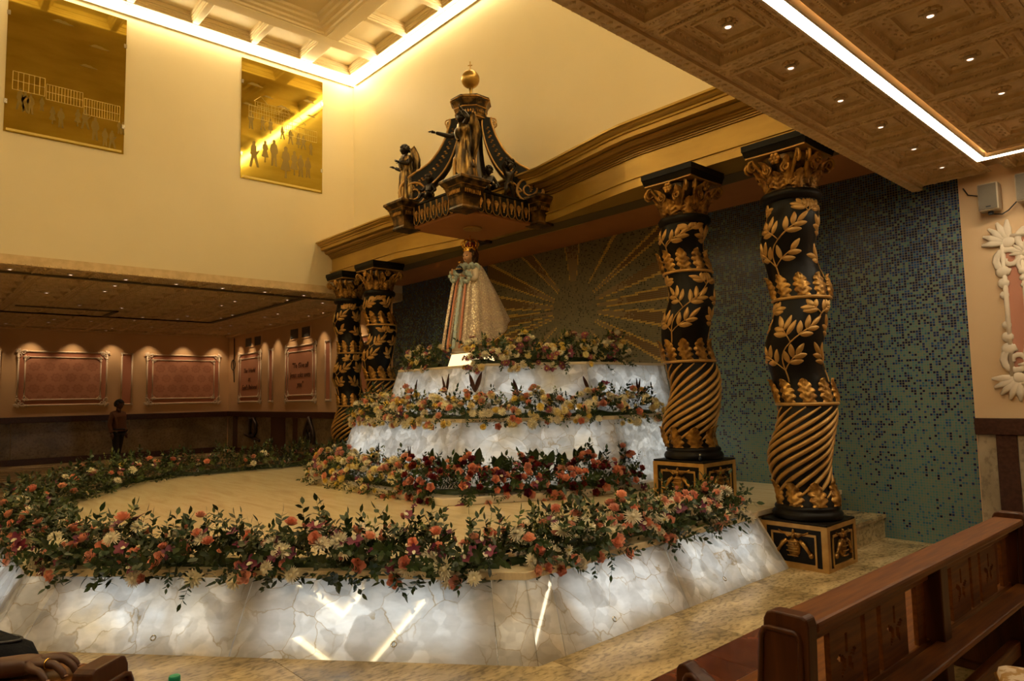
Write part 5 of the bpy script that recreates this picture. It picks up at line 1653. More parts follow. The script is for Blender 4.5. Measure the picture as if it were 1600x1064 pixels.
def arrangement(name, label, path, width, height, z0, counts, seed, sprigs, drop=0.0, foliage=900, foll=.045, blades=(), zones=None, upl=.6, fsize=1.0, fol_mats=('leaf', 'leafm'), sprig_scale=1.0, hang_=1.05):
    """flowers in a long mound along a path; counts: {kind: n}; zones: kind -> (s0, s1) share of the path"""
    rr = random.Random(seed)
    pts = [Vector((p[0], p[1], 0)) for p in path]
    seg = [(pts[i + 1] - pts[i]).length for i in range(len(pts) - 1)]; tot = sum(seg)
    c0 = pts[len(pts) // 2]
    root = empty(name, (c0.x, c0.y, z0), 0, label, 'flowers')
    def at(s):
        d = s * tot
        for i, l in enumerate(seg):
            if d <= l or i == len(seg) - 1:
                t = min(1, d / l); dirv = (pts[i + 1] - pts[i]).normalized()
                p = pts[i].lerp(pts[i + 1], t)
                return p, Vector((dirv.y, -dirv.x, 0))
            d -= l
    def lump(s): return .78 + .22 * sin(s * tot * 9 + seed) + .12 * sin(s * tot * 23 + 2 * seed)
    def place(s, a, k=1.0):
        """a: -1 (inner foot) .. 0 top .. 1 (outer foot)"""
        p, out = at(s)
        ang = a * pi / 2
        hgt = height * lump(s)
        pos = p + out * (sin(ang) * width / 2 * k) + Vector((0, 0, max(-drop * (1 if a < 1 else 3), cos(ang) * hgt * k - (drop if a > .9 else 0))))
        nrm = out * sin(ang) * 1.0 + Vector((0, 0, cos(ang) + .15))
        return pos, nrm, out
    R0 = Vector((c0.x, c0.y, 0))
    # foliage mass (uncountable small leaves)
    mb = MB()
    for i in range(foliage):
        s = rr.random(); a = rr.uniform(-1.02, hang_ + .08)
        pos, nrm, out = place(s, a, rr.uniform(.45, 1.0))
        d = nrm.normalized() * .7 + Vector((rr.uniform(-1, 1), rr.uniform(-1, 1), rr.uniform(-.5, .9)))
        leaf_shape(mb, pos - R0, d, (rr.uniform(-1, 1), rr.uniform(-1, 1), 1), foll * rr.uniform(.7, 1.5), foll * .5 * rr.uniform(.7, 1.2), rr.uniform(0, .4), 0 if rr.random() < .68 else 1)
    o = mb.build('foliage', [MT[fol_mats[0]], MT[fol_mats[1]]], root, True); o['kind'] = 'stuff'
    # dark moss bed
    mb = MB(); P_ = []
    nn = max(8, int(tot / .12))
    for i in range(nn):
        s = i / (nn - 1)
        for j in range(7):
            a = -1 + 2 * j / 6
            pos, nrm, out = place(s, a, .24)
            if j in (0, 6): pos.z = 0.0
            P_.append(tuple(pos - R0))
    mb.grid(P_, nn, 7); mb.build('moss_bed', MT['leaf'], root, True)
    for k, n in counts.items():
        za, zb = (zones or {}).get(k, (0, 1))
        for i in range(n):
            s = za + (zb - za) * ((i + rr.uniform(.0, 1.0)) / n)
            a = rr.uniform(-.5, hang_) if rr.random() < .84 else rr.uniform(-.9, 0)
            pos, nrm, out = place(s, a, rr.uniform(.94, 1.16))
            if k in ('bud',): pos.z += rr.uniform(.0, .09)
            if k in ('orchid', 'rose', 'rosep') and rr.random() < .35: pos.z += rr.uniform(.02, .08) * (1 - abs(a))
            nv = nrm.normalized() + Vector((rr.uniform(-.5, .5), rr.uniform(-.5, .5), rr.uniform(-.2, .4)))
            nv += Vector((.45, -.40, 0)) * .6
            sc = FS[k] * fsize * rr.uniform(.78, 1.2)
            put(FN[k], FM[k], root, mw=Matrix.Translation(pos - R0) @ orient(nv, rr.uniform(0, 6.3)) @ Matrix.Scale(sc, 4))
    for (lst, n, mode) in sprigs:
        for i in range(n):
            s = (i + rr.random()) / n
            if mode == 'up':
                pos, nrm, out = place(s, rr.uniform(-.75, .45), .75)
                nv = Vector((rr.uniform(-.35, .35), rr.uniform(-.35, .35), 1))
            elif mode == 'out':
                pos, nrm, out = place(s, rr.uniform(.2, .95), .7)
                nv = out * 1.0 + Vector((rr.uniform(-.6, .6), rr.uniform(-.6, .6), rr.uniform(-.1, .7)))
            elif mode == 'in':
                pos, nrm, out = place(s, rr.uniform(-.95, -.2), .7)
                nv = -out * 1.0 + Vector((rr.uniform(-.6, .6), rr.uniform(-.6, .6), rr.uniform(.1, .9)))
            else:   # hang
                pos, nrm, out = place(s, .92, 1.0); pos.z = rr.uniform(.0, .04)
                nv = out * .75 + Vector((rr.uniform(-.5, .5), rr.uniform(-.5, .5), rr.uniform(-.7, -.25)))
            sc = rr.uniform(.7, 1.15) * sprig_scale
            if mode == 'hang': sc *= .8
            put('leafy_sprig', rr.choice(lst), root, mw=Matrix.Translation(pos - R0) @ orient(nv, rr.uniform(0, 6.3)) @ Matrix.Scale(sc, 4))
    for (me, n, zz, sc) in blades:
        for i in range(n):
            s = (i + .5 + rr.uniform(-.3, .3)) / n
            pos, nrm, out = place(s, rr.uniform(-.5, -.1), .7)
            for q in (-1, 1):
                if rr.random() < .3: continue
                p, o_ = at(s); along = Vector((-o_.y, o_.x, 0))
                nv = Vector((0, 0, 1)) + along * q * rr.uniform(.1, .4) - o_ * .1
                m4 = nv.normalized().to_track_quat('Z', 'X').to_matrix().to_4x4()
                # turn the broad side to the front
                yv = o_; xv = nv.normalized(); zz_ = nv.normalized(); yv = (o_ - zz_ * o_.dot(zz_)).normalized(); xv = yv.cross(zz_)
                m4 = Matrix(((xv.x, yv.x, zz_.x, 0), (xv.y, yv.y, zz_.y, 0), (xv.z, yv.z, zz_.z, 0), (0, 0, 0, 1)))
                q_ = pos - R0; q_.z = max(0, q_.z + zz)
                put('broad_leaf', me, root, mw=Matrix.Translation(q_) @ m4 @ Matrix.Scale(sc * rr.uniform(.8, 1.15), 4))
    return root

ZP_ = .47
# platform rim; path runs so that the outer side lies to its right
arrangement('flower_garland', 'coral rose and purple orchid garland on the front edge of the platform', [(-6.05, .93), (-5.6, 1.16), (-3.50, 3.03)], .46, .25, ZP_,
            {'rose': 42, 'bud': 20, 'orchid': 52, 'spider': 26, 'mum': 16, 'rosep': 14}, 21,
            [(SPR, 46, 'up'), (SPRM, 22, 'up'), (SPR, 60, 'out'), (SPR, 11, 'hang'), (SPRM, 24, 'in'), (SPRL, 10, 'up')], .03, 2600, .060)
arrangement('flower_garland', 'pink rose and white chrysanthemum garland running back to the nearest column', [(-3.52, 3.1), (-3.50, 4.3), (-3.50, 5.85)], .48, .24, ZP_,
            {'rosep': 44, 'rose': 40, 'bud': 14, 'spider': 26, 'mum': 34, 'daisyw': 14, 'orchid': 16}, 22,
            [(SPR, 34, 'up'), (SPRM, 18, 'up'), (SPR, 52, 'out'), (SPR, 9, 'hang'), (SPRL, 18, 'up'), (SPRM, 20, 'in')], .03, 2200, .058)
arrangement('flower_garland', 'rose garland on the nave edge of the platform at the left picture border', [(-8.65, .98), (-7.3, .98), (-6.15, .95)], .46, .27, ZP_,
            {'rose': 34, 'rosep': 12, 'orchid': 34, 'spider': 10, 'mum': 8}, 23, [(SPR, 60, 'up'), (SPRM, 30, 'up'), (SPR, 34, 'out'), (SPRL, 14, 'up')], .03, 1500, .046)
arrangement('flower_garland', 'dark leafy garland with few flowers along the far edge of the platform', [(-11.33, 6.3), (-11.33, 3.1), (-10.9, 2.5), (-8.8, 1.02)], .48, .34, ZP_,
            {'rose': 22, 'rosep': 12, 'orchid': 22, 'mum': 18, 'daisyw': 18, 'pomy': 8}, 24,
            [(SPR, 120, 'up'), (SPRM, 80, 'up'), (SPRL, 36, 'up'), (SPR, 40, 'out'), (SPRM, 50, 'in')], .03, 3200, .055)
# foot of the plinth
arrangement('flower_bank', 'bank of white and yellow pompons along the left foot of the plinth', [(-9.75, 6.0), (-9.1, 4.75), (-8.75, 4.47), (-7.6, 4.47), (-6.6, 4.47)], .52, .34, Z1 + .08,
            {'pomw': 115, 'pom': 100, 'pomy': 75, 'rosep': 44, 'coralc': 36, 'orchid': 28, 'mauve': 16}, 31,
            [(SPR, 40, 'up'), (SPRM, 46, 'out'), (SPRM, 26, 'hang'), (SPRL, 30, 'up')], .03, 2200, .046, [(BROWN, 5, .10, .8)], fsize=1.1, hang_=1.14)
arrangement('flower_bank', 'bank of coral and crimson carnations along the right foot of the plinth', [(-6.60, 4.47), (-5.98, 4.50), (-5.45, 5.45), (-5.22, 6.05), (-5.17, 6.55)], .46, .34, Z1 + .08,
            {'coralc': 115, 'red': 100, 'rosep': 30, 'orchid': 16}, 32,
            [(SPR, 60, 'up'), (SPR, 40, 'out'), (SPRM, 16, 'hang'), (SPRL, 8, 'up')], .03, 2400, .046, [(DGREEN, 14, .10, .9)], fsize=1.08, hang_=1.14)
# ledge between the tiers
arrangement('flower_bank', 'yellow, cream and coral flower bank with upright brown leaves between the two tiers', [(-9.70, 6.3), (-8.95, 5.16), (-8.3, 5.10), (-6.50, 5.10), (-5.48, 6.42), (-5.42, 7.4)], .42, .30, ZA,
            {'pom': 110, 'pomy': 95, 'pomw': 90, 'rosep': 70, 'coralc': 66, 'spider': 20, 'mum': 50, 'daisyw': 40, 'mauve': 12, 'orchid': 14}, 41,
            [(SPRM, 44, 'up'), (SPR, 40, 'out'), (SPRM, 30, 'hang'), (SPRL, 40, 'up'), (SPR, 26, 'up')], .03, 2800, .044, [(BROWN, 9, .12, 1.0)], fsize=1.1, hang_=1.22)
# top
arrangement('flower_bank', 'mauve, white and yellow daisies round the top of the plinth right of the statue', [(-7.0, 5.68), (-6.55, 5.68), (-5.95, 6.42), (-5.90, 7.3)], .40, .34, ZB2,
            {'mauve': 110, 'daisyw': 60, 'pomw': 52, 'pomy': 34, 'pom': 30, 'orchid': 10}, 51,
            [(SPRM, 26, 'up'), (SPR, 26, 'out'), (SPRM, 12, 'hang')], .03, 1800, .044, [(GREEN, 7, .0, .9)], fsize=1.12, hang_=1.15)
arrangement('flower_bank', 'small mauve and white flower cluster on the plinth top left of the statue', [(-9.0, 6.2), (-8.55, 5.75), (-7.75, 5.66)], .38, .30, ZB2,
            {'mauve': 36, 'daisyw': 26, 'pomw': 18, 'pomy': 9, 'pom': 10}, 52,
            [(SPRM, 16, 'up'), (SPRL, 10, 'up'), (SPR, 14, 'out')], .03, 800, .046, [(GREEN, 4, .0, .8)], fsize=1.12)
# fallen blossoms
for (x, y, k, lb) in ((-5.55, 4.10, 'orchid', 'fallen purple orchid on the marble floor before the carnations'), (-5.98, 4.02, 'orchid', 'fallen orchid blossom below the plinth corner')):
    o = put('fallen_orchid', FM[k], None, mw=Matrix.Translation((x, y, Z1 + .012)) @ orient((.5, -.5, .6), 1.0) @ Matrix.Scale(.035, 4)); tag(o, lb, 'flower')
o = put('fallen_sprig', SPRM[0], None, mw=Matrix.Translation((-10.75, 2.75, Z1 + .015)) @ orient((.3, .9, .06), 1.0) @ Matrix.Scale(1.3, 4)); tag(o, 'green leafy sprig lying on the marble near the far garland', 'leaf')
# ================================================================== pews
def pew_end_profile():
    """outline in x (front negative) z"""
    p = [(-.44, 0.0), (-.44, .60)]
    p += [(-.44 + .03 * (1 - cos(a)), .60 + .04 * sin(a)) for a in (.5, 1.0, pi / 2)]
    for i in range(9):
        t = i / 8; p.append((-.40 + .17 * t, .64 - .055 * sin(pi * .5 * min(1, t * 1.3))))
    for i in range(1, 11):
        a = -pi / 2 + (pi / 2) * i / 10
        p.append((-.225 + .125 * cos(a) , .745 + .16 * sin(a)))
    p += [(-.096, .80), (-.092, .87), (-.08, .893), (-.06, .90), (.035, .90), (.05, .893), (.056, .87), (.045, .45), (.06, 0.0)]
    return p
def pew_end(name, root, y):
    prof = pew_end_profile(); n = len(prof)
    mb = MB()
    vs = [(x, y - .03, z) for x, z in prof] + [(x, y + .03, z) for x, z in prof]
    mb.add(vs, [tuple(range(n)), tuple(reversed(range(n, 2 * n)))] + [(i, n + i, n + (i + 1) % n, (i + 1) % n) for i in range(n)])
    o = mb.build(name, MT['woodx'], root, bevel=.006)
    # raised border moulding on both faces
    cx, cz = -.15, .36
    ins = [(cx + (x - cx) * .87, max(.05, cz + (z - cz) * .90)) for x, z in prof]
    ins2 = [(cx + (x - cx) * .80, max(.08, cz + (z - cz) * .84)) for x, z in prof]
    for s in (-1, 1):
        mb = MB()
        mb.tube([(x, y + s * .03, z) for x, z in ins], .010, 5, closed=True)
        mb.build('moulding', MT['woodx'], o, True)
    return o
def make_pew(length, label):
    root = empty('church_pew', (0, 0, 0), 0, label, 'pew', 'wooden pews facing the altar')
    Ln = length
    pew_end('pew_end', root, 0); pew_end('pew_end', root, Ln)
    def bar(name, x0, x1, z0, z1, y0=.03, y1=Ln - .03, m=MT['wood'], bev=.008):
        mb = MB(); mb.b2(x0, x1, y0, y1, z0, z1); return mb.build(name, m, root, bevel=bev)
    bar('top_rail', -.085, .055, .835, .872, -.0 + .031, Ln - .031, bev=.012)
    bar('upper_back_rail', -.055, -.015, .77, .835)
    bar('lower_back_rail', -.065, -.02, .475, .525)
    bar('seat', -.48, -.05, .41, .44)
    bar('seat_apron', -.44, -.41, .33, .41)
    bar('book_shelf', .0, .11, .50, .525)
    bar('floor_rail', -.05, .0, .14, .22)
    bar('kneeler_pad', .16, .32, .20, .26)
    npost = 2
    for i in range(1, npost):
        y = Ln * i / npost
        mb = MB(); mb.b2(-.07, .035, y - .045, y + .045, .02, .835); mb.build('back_post', MT['woodx'], root, bevel=.006)
        mb = MB(); mb.b2(-.42, -.07, y - .03, y + .03, .02, .41); mb.build('seat_support', MT['woodx'], root, bevel=.006)
        mb = MB(); mb.b2(.03, .30, y - .03, y + .03, .02, .20); mb.build('kneeler_bracket', MT['woodx'], root, bevel=.006)
    # fretwork back: boards with a pierced flower between plain slats
    def slat(y0, y1):
        mb = MB(); mb.b2(-.045, -.025, y0, y1, .52, .775); mb.build('back_slat', MT['wood'], root, bevel=.003)
    def fret(yc, hw):
        """board with five leaf shaped openings"""
        o = .52; h = .255; mb = MB()
        k = 28; zc = o + h / 2
        holes = [(0, .055, .014, .034, 0)] + [(.045 * cos(a), .0 + .030 * sin(a), .013, .032, a - pi / 2) for a in (.35, pi - .35, -.9, -pi + .9)]
        def hole(p, q):
            for hx, hz, a_, b_, an in holes:
                dx, dz = p - hx, q - hz
                u = dx * cos(an) + dz * sin(an); v = -dx * sin(an) + dz * cos(an)
                if (u / a_) ** 2 + (v / b_) ** 2 < 1: return True
            return False
        nx_, nz_ = 26, 34
        for side_ in (0, 1):
            pass
        cell = {}
        vs = {}
        F = []
        def vid(i, j, s):
            key = (i, j, s)
            if key not in vs:
                vs[key] = len(mb.v); mb.v.append((-.045 + .02 * s, yc - hw + 2 * hw * i / nx_, o + h * j / nz_))
            return vs[key]
        solid = [[not hole(-hw + 2 * hw * (i + .5) / nx_, -h / 2 + h * (j + .5) / nz_) for j in range(nz_)] for i in range(nx_)]
        for i in range(nx_):
            for j in range(nz_):
                if not solid[i][j]: continue
                for s in (0, 1):
                    f = (vid(i, j, s), vid(i + 1, j, s), vid(i + 1, j + 1, s), vid(i, j + 1, s)); F.append(f if s else f[::-1])
                for di, dj, a, b in ((-1, 0, (i, j), (i, j + 1)), (1, 0, (i + 1, j + 1), (i + 1, j)), (0, -1, (i + 1, j), (i, j)), (0, 1, (i, j + 1), (i + 1, j + 1))):
                    ii, jj = i + di, j + dj
                    if not (0 <= ii < nx_ and 0 <= jj < nz_) or not solid[ii][jj]:
                        F.append((vid(*a, 0), vid(*b, 0), vid(*b, 1), vid(*a, 1)))
        mb.f = F; mb.m = [0] * len(F)
        mb.build('fretwork_board', MT['wood'], root)
    for b in range(npost):
        y0 = Ln * b / npost + .05; y1 = Ln * (b + 1) / npost - .05
        w_ = y1 - y0
        slat(y0 + .02, y0 + .11); slat(y1 - .11, y1 - .02)
        m_ = (y0 + y1) / 2
        fret(y0 + w_ * .31, .125); fret(y0 + w_ * .69, .125)
        slat(m_ - .055, m_ + .055)
    return root
pw = make_pew(2.48, 'wooden church pew with carved open back at the lower right')
pw.location = (-1.045, 2.12, .006); pw.rotation_euler = (0, 0, math.radians(-1.2))
p2 = copy_tree(pw); p2['label'] = 'wooden pew whose curved end shows at the lower left corner'
ph = math.radians(-48.7)
# end of this pew at local y = Ln
ex, ey = -2.16, .43
p2.rotation_euler = (0, 0, ph)
p2.location = (ex + sin(ph) * 2.48, ey - cos(ph) * 2.48, .006)

p3 = copy_tree(p2); p3['label'] = 'wooden pew behind the lower left pew, outside the picture'
p3.location = (p2.location.x + cos(ph) * 1.0, p2.location.y + sin(ph) * 1.0, .006)

# small stool with brocade cloth at the right border
sb = empty('draped_stool', (-.665, 3.33, .006), math.radians(20), 'low stool under a cream and gold brocade cloth at the lower right corner', 'stool')
mb = MB(); n = 48; pts = []
for i, (k, z) in enumerate(((.0, .46), (.80, .46), (.95, .455), (1.0, .43), (1.02, .30), (1.05, .16))):
    for j in range(n):
        a = 2 * pi * j / n; q = 1 / max(abs(cos(a)), abs(sin(a))) ; q = min(q, 1.25)
        r = .135 * k * q * (1 + (.04 * sin(9 * a) if i > 3 else 0))
        pts.append((r * cos(a), r * sin(a), z))
mb.grid(pts, 6, n, closev=True); mb.build('brocade_cloth', MT['brocade'], sb, True)
mb = MB(); pts = [(.135 * 1.02 * min(1.25, 1 / max(abs(cos(a)), abs(sin(a)))) * cos(a), .135 * 1.02 * min(1.25, 1 / max(abs(cos(a)), abs(sin(a)))) * sin(a), .425) for a in [2 * pi * i / 60 for i in range(60)]]
mb.tube(pts, .008, 5, closed=True); mb.build('gold_braid', MT['crown'], sb, True)
for sx in (-1, 1):
    for sy in (-1, 1):
        mb = MB(); mb.b2(sx * .10 - .015, sx * .10 + .015, sy * .10 - .015, sy * .10 + .015, 0, .44); mb.build('leg', MT['woodx'], sb)

# bottle on a kneeling bench below the picture edge
kb = empty('kneeling_bench', (-2.25, .865, .006), math.radians(41), 'low wooden kneeling bench beside the lower left pew', 'bench')
mb = MB(); mb.b2(-.25, .25, -.10, .10, .45, .485); mb.build('bench_top', MT['wood'], kb, bevel=.006)
for s in (-1, 1):
    mb = MB(); mb.b2(s * .22 - .02, s * .22 + .02, -.09, .09, 0, .44); mb.build('bench_leg', MT['woodx'], kb)
bt = empty('water_bottle', (-2.425, .705, .487), 0, 'clear water bottle with a green cap at the bottom edge', 'bottle')
mb = MB(); mb.lathe([(.0, 0), (.030, 0), (.032, .01), (.032, .09), (.030, .10), (.032, .11), (.032, .15), (.022, .185), (.014, .20), (.014, .222)], 18); mb.build('bottle_body', MT['bottle'], bt, True)
mb = MB(); mb.lathe([(.0175, .212), (.018, .216), (.018, .234), (.016, .238), (.0, .238)], 18); mb.build('green_cap', MT['bottlecap'], bt)
mb = MB(); mb.lathe([(.0325, .045), (.0327, .046), (.0327, .085), (.0325, .086)], 18); mb.build('bottle_label', MT['white'], bt)

# ---------------------------------------------------------------- hand on the pew
def seated_hand():
    # frame on the rail: e along the rail towards the pew end, f away from the viewer
    e = Vector((sin(-ph), cos(ph), 0)); f = Vector((-cos(ph), -sin(ph), 0)); u = Vector((0, 0, 1))
    O = Vector((-2.16, .43, .895)) - e * .225 - f * .02
    def W(a, b, c): return O + e * a + f * b + u * c
    root = empty('person', (O.x, O.y, 0.006), 0, 'person resting a bare brown hand with a ring on the lower left pew', 'person')
    off_ = Vector((O.x, O.y, .006))
    def V(a, b, c, r, r2=None): 
        p = W(a, b, c) - off_
        return (p.x, p.y, p.z, r, r2 or r)
    # arm, palm and fingers: one continuous mesh
    J = dict(palm=V(.045, .0, .012, .030, .026), wrist=V(-.03, -.030, .012, .030), fore=V(-.13, -.10, -.02, .040), elbow=V(-.24, -.24, -.08, .048), sh=V(-.28, -.48, .06, .058),
             k1=V(.085, .030, .022, .013), k2=V(.095, .008, .024, .0135), k3=V(.093, -.014, .021, .013), k4=V(.083, -.034, .014, .0115))
    E = [('palm', 'wrist'), ('wrist', 'fore'), ('fore', 'elbow'), ('elbow', 'sh'), ('palm', 'k1'), ('palm', 'k2'), ('palm', 'k3'), ('palm', 'k4')]
    fingers = {'k1': [(.118, .044, .022), (.140, .050, .006), (.150, .052, -.012)], 'k2': [(.134, .016, .025), (.160, .018, .006), (.170, .018, -.014)],
               'k3': [(.130, -.012, .021), (.155, -.014, .003), (.164, -.015, -.014)], 'k4': [(.112, -.040, .012), (.130, -.044, -.003), (.138, -.045, -.016)]}
    for k, ps in fingers.items():
        prev = k
        for i, p_ in enumerate(ps):
            J[k + str(i)] = V(*p_, (.0105, .0095, .0075)[i] * (.88 if k == 'k4' else 1)); E.append((prev, k + str(i))); prev = k + str(i)
    J['th0'] = V(.03, .036, .002, .0135); J['th1'] = V(.062, .056, -.010, .0115); J['th2'] = V(.088, .062, -.018, .009)
    E += [('palm', 'th0'), ('th0', 'th1'), ('th1', 'th2')]
    skin('arm_and_hand', J, E, MT['manskin'], root, 2, root='palm')
    mb = MB()
    for k, ps in fingers.items():
        p_ = ps[-1]; q = W(p_[0] + .003, p_[1], p_[2] + .007) - off_
        mb.ball(q, (.006, .006, .003), 8, 5)
    mb.build('nails', MT['nail'], root, True)
    c = W(.112, -.013, .021) - off_; mb = MB()
    a_ = (e * .98 + u * .0).normalized(); b1 = f; b2 = u
    mb.tube([c + b1 * (.0125 * cos(t)) + b2 * (.0125 * sin(t)) for t in [2 * pi * i / 20 for i in range(20)]], .0022, 6, closed=True); mb.build('ring', MT['crown'], root, True)
    # sleeve, shoulder and torso behind the picture edge
    J2 = dict(t=V(-.42, -.70, -.22, .15, .11), c=V(-.42, -.66, .05, .17, .12), s=V(-.29, -.54, .10, .07), e=V(-.25, -.28, -.04, .062), n=V(-.42, -.64, .20, .06), b=V(-.42, -.72, -.34, .16, .13))
    skin('shirt', J2, [('b', 't'), ('t', 'c'), ('c', 's'), ('s', 'e'), ('c', 'n')], MT['shirt'], root, 2, root='t')
    mb = MB(); hp = W(-.42, -.63, .38) - off_
    head(mb, hp, .22, math.radians(130), 120, 0, 1); mb.tube([hp - Vector((0, 0, .2)), hp - Vector((0, 0, .08))], [.06, .052], 10, mi=0)
    mb.build('head', [MT['manskin'], MT['manhair']], root, True)
    J3 = dict(p=V(-.42, -.72, -.35, .15, .11), hl=V(-.50, -.70, -.36, .085), kl=V(-.50, -.27, -.36, .065), al=V(-.50, -.30, -.80, .045), fl=V(-.50, -.18, -.855, .03),
              hr=V(-.34, -.70, -.36, .085), kr=V(-.34, -.27, -.36, .065), ar=V(-.34, -.30, -.80, .045), fr=V(-.34, -.18, -.855, .03))
    skin('trousers', J3, [('p', 'hl'), ('hl', 'kl'), ('kl', 'al'), ('al', 'fl'), ('p', 'hr'), ('hr', 'kr'), ('kr', 'ar'), ('ar', 'fr')], MT['trousers'], root, 2, root='p')
    # bag on the far side of the rail
    bq = W(-.215, .13, -.10)
    bg = empty('black_bag', (bq.x, bq.y, .446), math.atan2(e.y, e.x), 'soft black bag behind the rail of the lower left pew', 'bag')
    mb = MB(); n, m_ = 28, 14; pts = []
    for i in range(m_):
        t = i / (m_ - 1); z = .50 * t
        k = max(.04, 1 - (2 * abs(t - .5)) ** 6) ** .4
        for j in range(n):
            a = 2 * pi * j / n
            sx = abs(cos(a)) ** .6 * (1 if cos(a) > 0 else -1); sy = abs(sin(a)) ** .6 * (1 if sin(a) > 0 else -1)
            pts.append((.17 * k * sx, .06 * k * sy * (1 + .08 * sin(5 * t + 2 * a)), z))
    mb.grid(pts, m_, n, closev=True); mb.f.append(tuple(range((m_ - 1) * n, m_ * n))); mb.m.append(0)
    mb.f.append(tuple(reversed(range(n)))); mb.m.append(0)
    mb.build('bag_body', MT['jet'], bg, True)
    mb = MB(); mb.tube([(.116 * cos(a), .040 * sin(a), .478) for a in [2 * pi * i / 40 for i in range(40)]], .005, 5, closed=True); mb.build('zip_seam', MT['plastic'], bg, True)
seated_hand()

# ---------------------------------------------------------------- standing man in the far aisle
def man():
    H = 1.68; rz = atan2(_r.y, _r.x) + pi / 2 - .25     # local -y faces picture right
    root = empty('person', (-19.84, 4.3, .006), rz, 'man in brown shirt and dark trousers standing in the far aisle', 'person')
    J = dict(pel=(0, 0, .94, .15, .13), belly=(0, -.05, 1.08, .165, .15), chest=(0, -.0, 1.27, .165, .125), nk=(0, .0, 1.42, .07), sl=(-.175, .02, 1.34, .075), el=(-.235, .04, 1.07, .055), wl=(-.225, -.03, .86, .043),
             sr=(.175, .02, 1.34, .075), er=(.235, .05, 1.07, .055), wr=(.215, -.02, .86, .043))
    skin('shirt', J, [('pel', 'belly'), ('belly', 'chest'), ('chest', 'nk'), ('chest', 'sl'), ('sl', 'el'), ('el', 'wl'), ('chest', 'sr'), ('sr', 'er'), ('er', 'wr')], MT['shirt'], root, 2, root='belly')
    J = dict(p=(0, .0, .93, .145, .125), hl=(-.085, 0, .84, .10), kl=(-.10, -.04, .48, .075), al=(-.115, -.06, .10, .055), hr=(.085, .0, .84, .10), kr=(.10, .06, .48, .075), ar=(.11, .13, .10, .055))
    skin('trousers', J, [('p', 'hl'), ('hl', 'kl'), ('kl', 'al'), ('p', 'hr'), ('hr', 'kr'), ('kr', 'ar')], MT['trousers'], root, 2)
    for nm, x, y in (('shoe', -.115, -.06), ('shoe', .11, .13)):
        mb = MB(); mb.ball((x, y - .07, .04), (.048, .135, .042), 14, 8); mb.ball((x, y + .02, .06), (.045, .06, .055), 12, 8); mb.build(nm, MT['plastic'], root, True)
    mb = MB(); mb.tube([(0, .01, 1.38), (0, -.01, 1.50)], [.062, .056], 12); head(mb, (0, -.02, 1.565), .235, 0, 140, 0, 1)
    mb.build('head', [MT['manskin'], MT['manhair']], root, True)
    mb = MB(); hand(mb, (-.225, -.03, .85), (.05, -.25, -1), (1, 0, 0), .16); hand(mb, (.215, -.02, .85), (-.05, -.25, -1), (-1, 0, 0), .16); mb.build('hands', MT['manskin'], root, True)
    mb = MB(); mb.tube([(.15 * cos(a), .13 * sin(a) - .01, .945) for a in [2 * pi * i / 24 for i in range(24)]], .018, 5, closed=True); mb.build('belt', MT['plastic'], root, True)
man()

# ================================================================== gilded glass pictures on the upper far wall
def fig(mb, x, z, h, kind, y=-.0085):
    """flat etched walking figure"""
    o = []
    if kind == 0: sh = [(-.10, 0), (-.03, .02), (0, .38), (.04, .02), (.12, .0), (.09, .45), (.14, .50), (.15, .60), (.10, .80), (.05, .84), (.055, .95), (0, 1), (-.055, .95), (-.05, .84), (-.11, .80), (-.15, .60), (-.13, .5), (-.09, .45)]
    elif kind == 1: sh = [(-.03, 0), (-.02, .22), (-.16, .25), (-.08, .55), (-.13, .62), (-.10, .80), (-.05, .84), (-.06, .95), (0, 1), (.06, .95), (.05, .84), (.10, .80), (.14, .62), (.08, .55), (.16, .25), (.03, .22), (.04, 0)]
    else: sh = [(-.16, 0), (-.08, 0), (0, .36), (.12, .02), (.20, .02), (.10, .46), (.22, .66), (.19, .68), (.10, .62), (.09, .82), (.045, .85), (.055, .95), (0, 1), (-.055, .95), (-.05, .85), (-.10, .82), (-.14, .5), (-.09, .45)]
    n = len(sh)
    vs = [(x + a * h, y, z + b * h) for a, b in sh] + [(x + a * h, y + .002, z + b * h) for a, b in sh]
    mb.add(vs, [tuple(range(n)), tuple(reversed(range(n, 2 * n)))] + [(i, (i + 1) % n, n + (i + 1) % n, n + i) for i in range(n)])
def cloud(mb, x, z, w_, y=-.0085):
    pts = [(-.5, 0), (-.35, .05), (-.25, .13), (-.1, .16), (.0, .12), (.12, .14), (.25, .07), (.5, .02), (.45, -.02), (.1, -.03), (-.3, -.02)]
    n = len(pts); vs = [(x + a * w_, y, z + b * w_) for a, b in pts] + [(x + a * w_, y + .002, z + b * w_) for a, b in pts]
    mb.add(vs, [tuple(range(n)), tuple(reversed(range(n, 2 * n)))] + [(i, (i + 1) % n, n + (i + 1) % n, n + i) for i in range(n)])
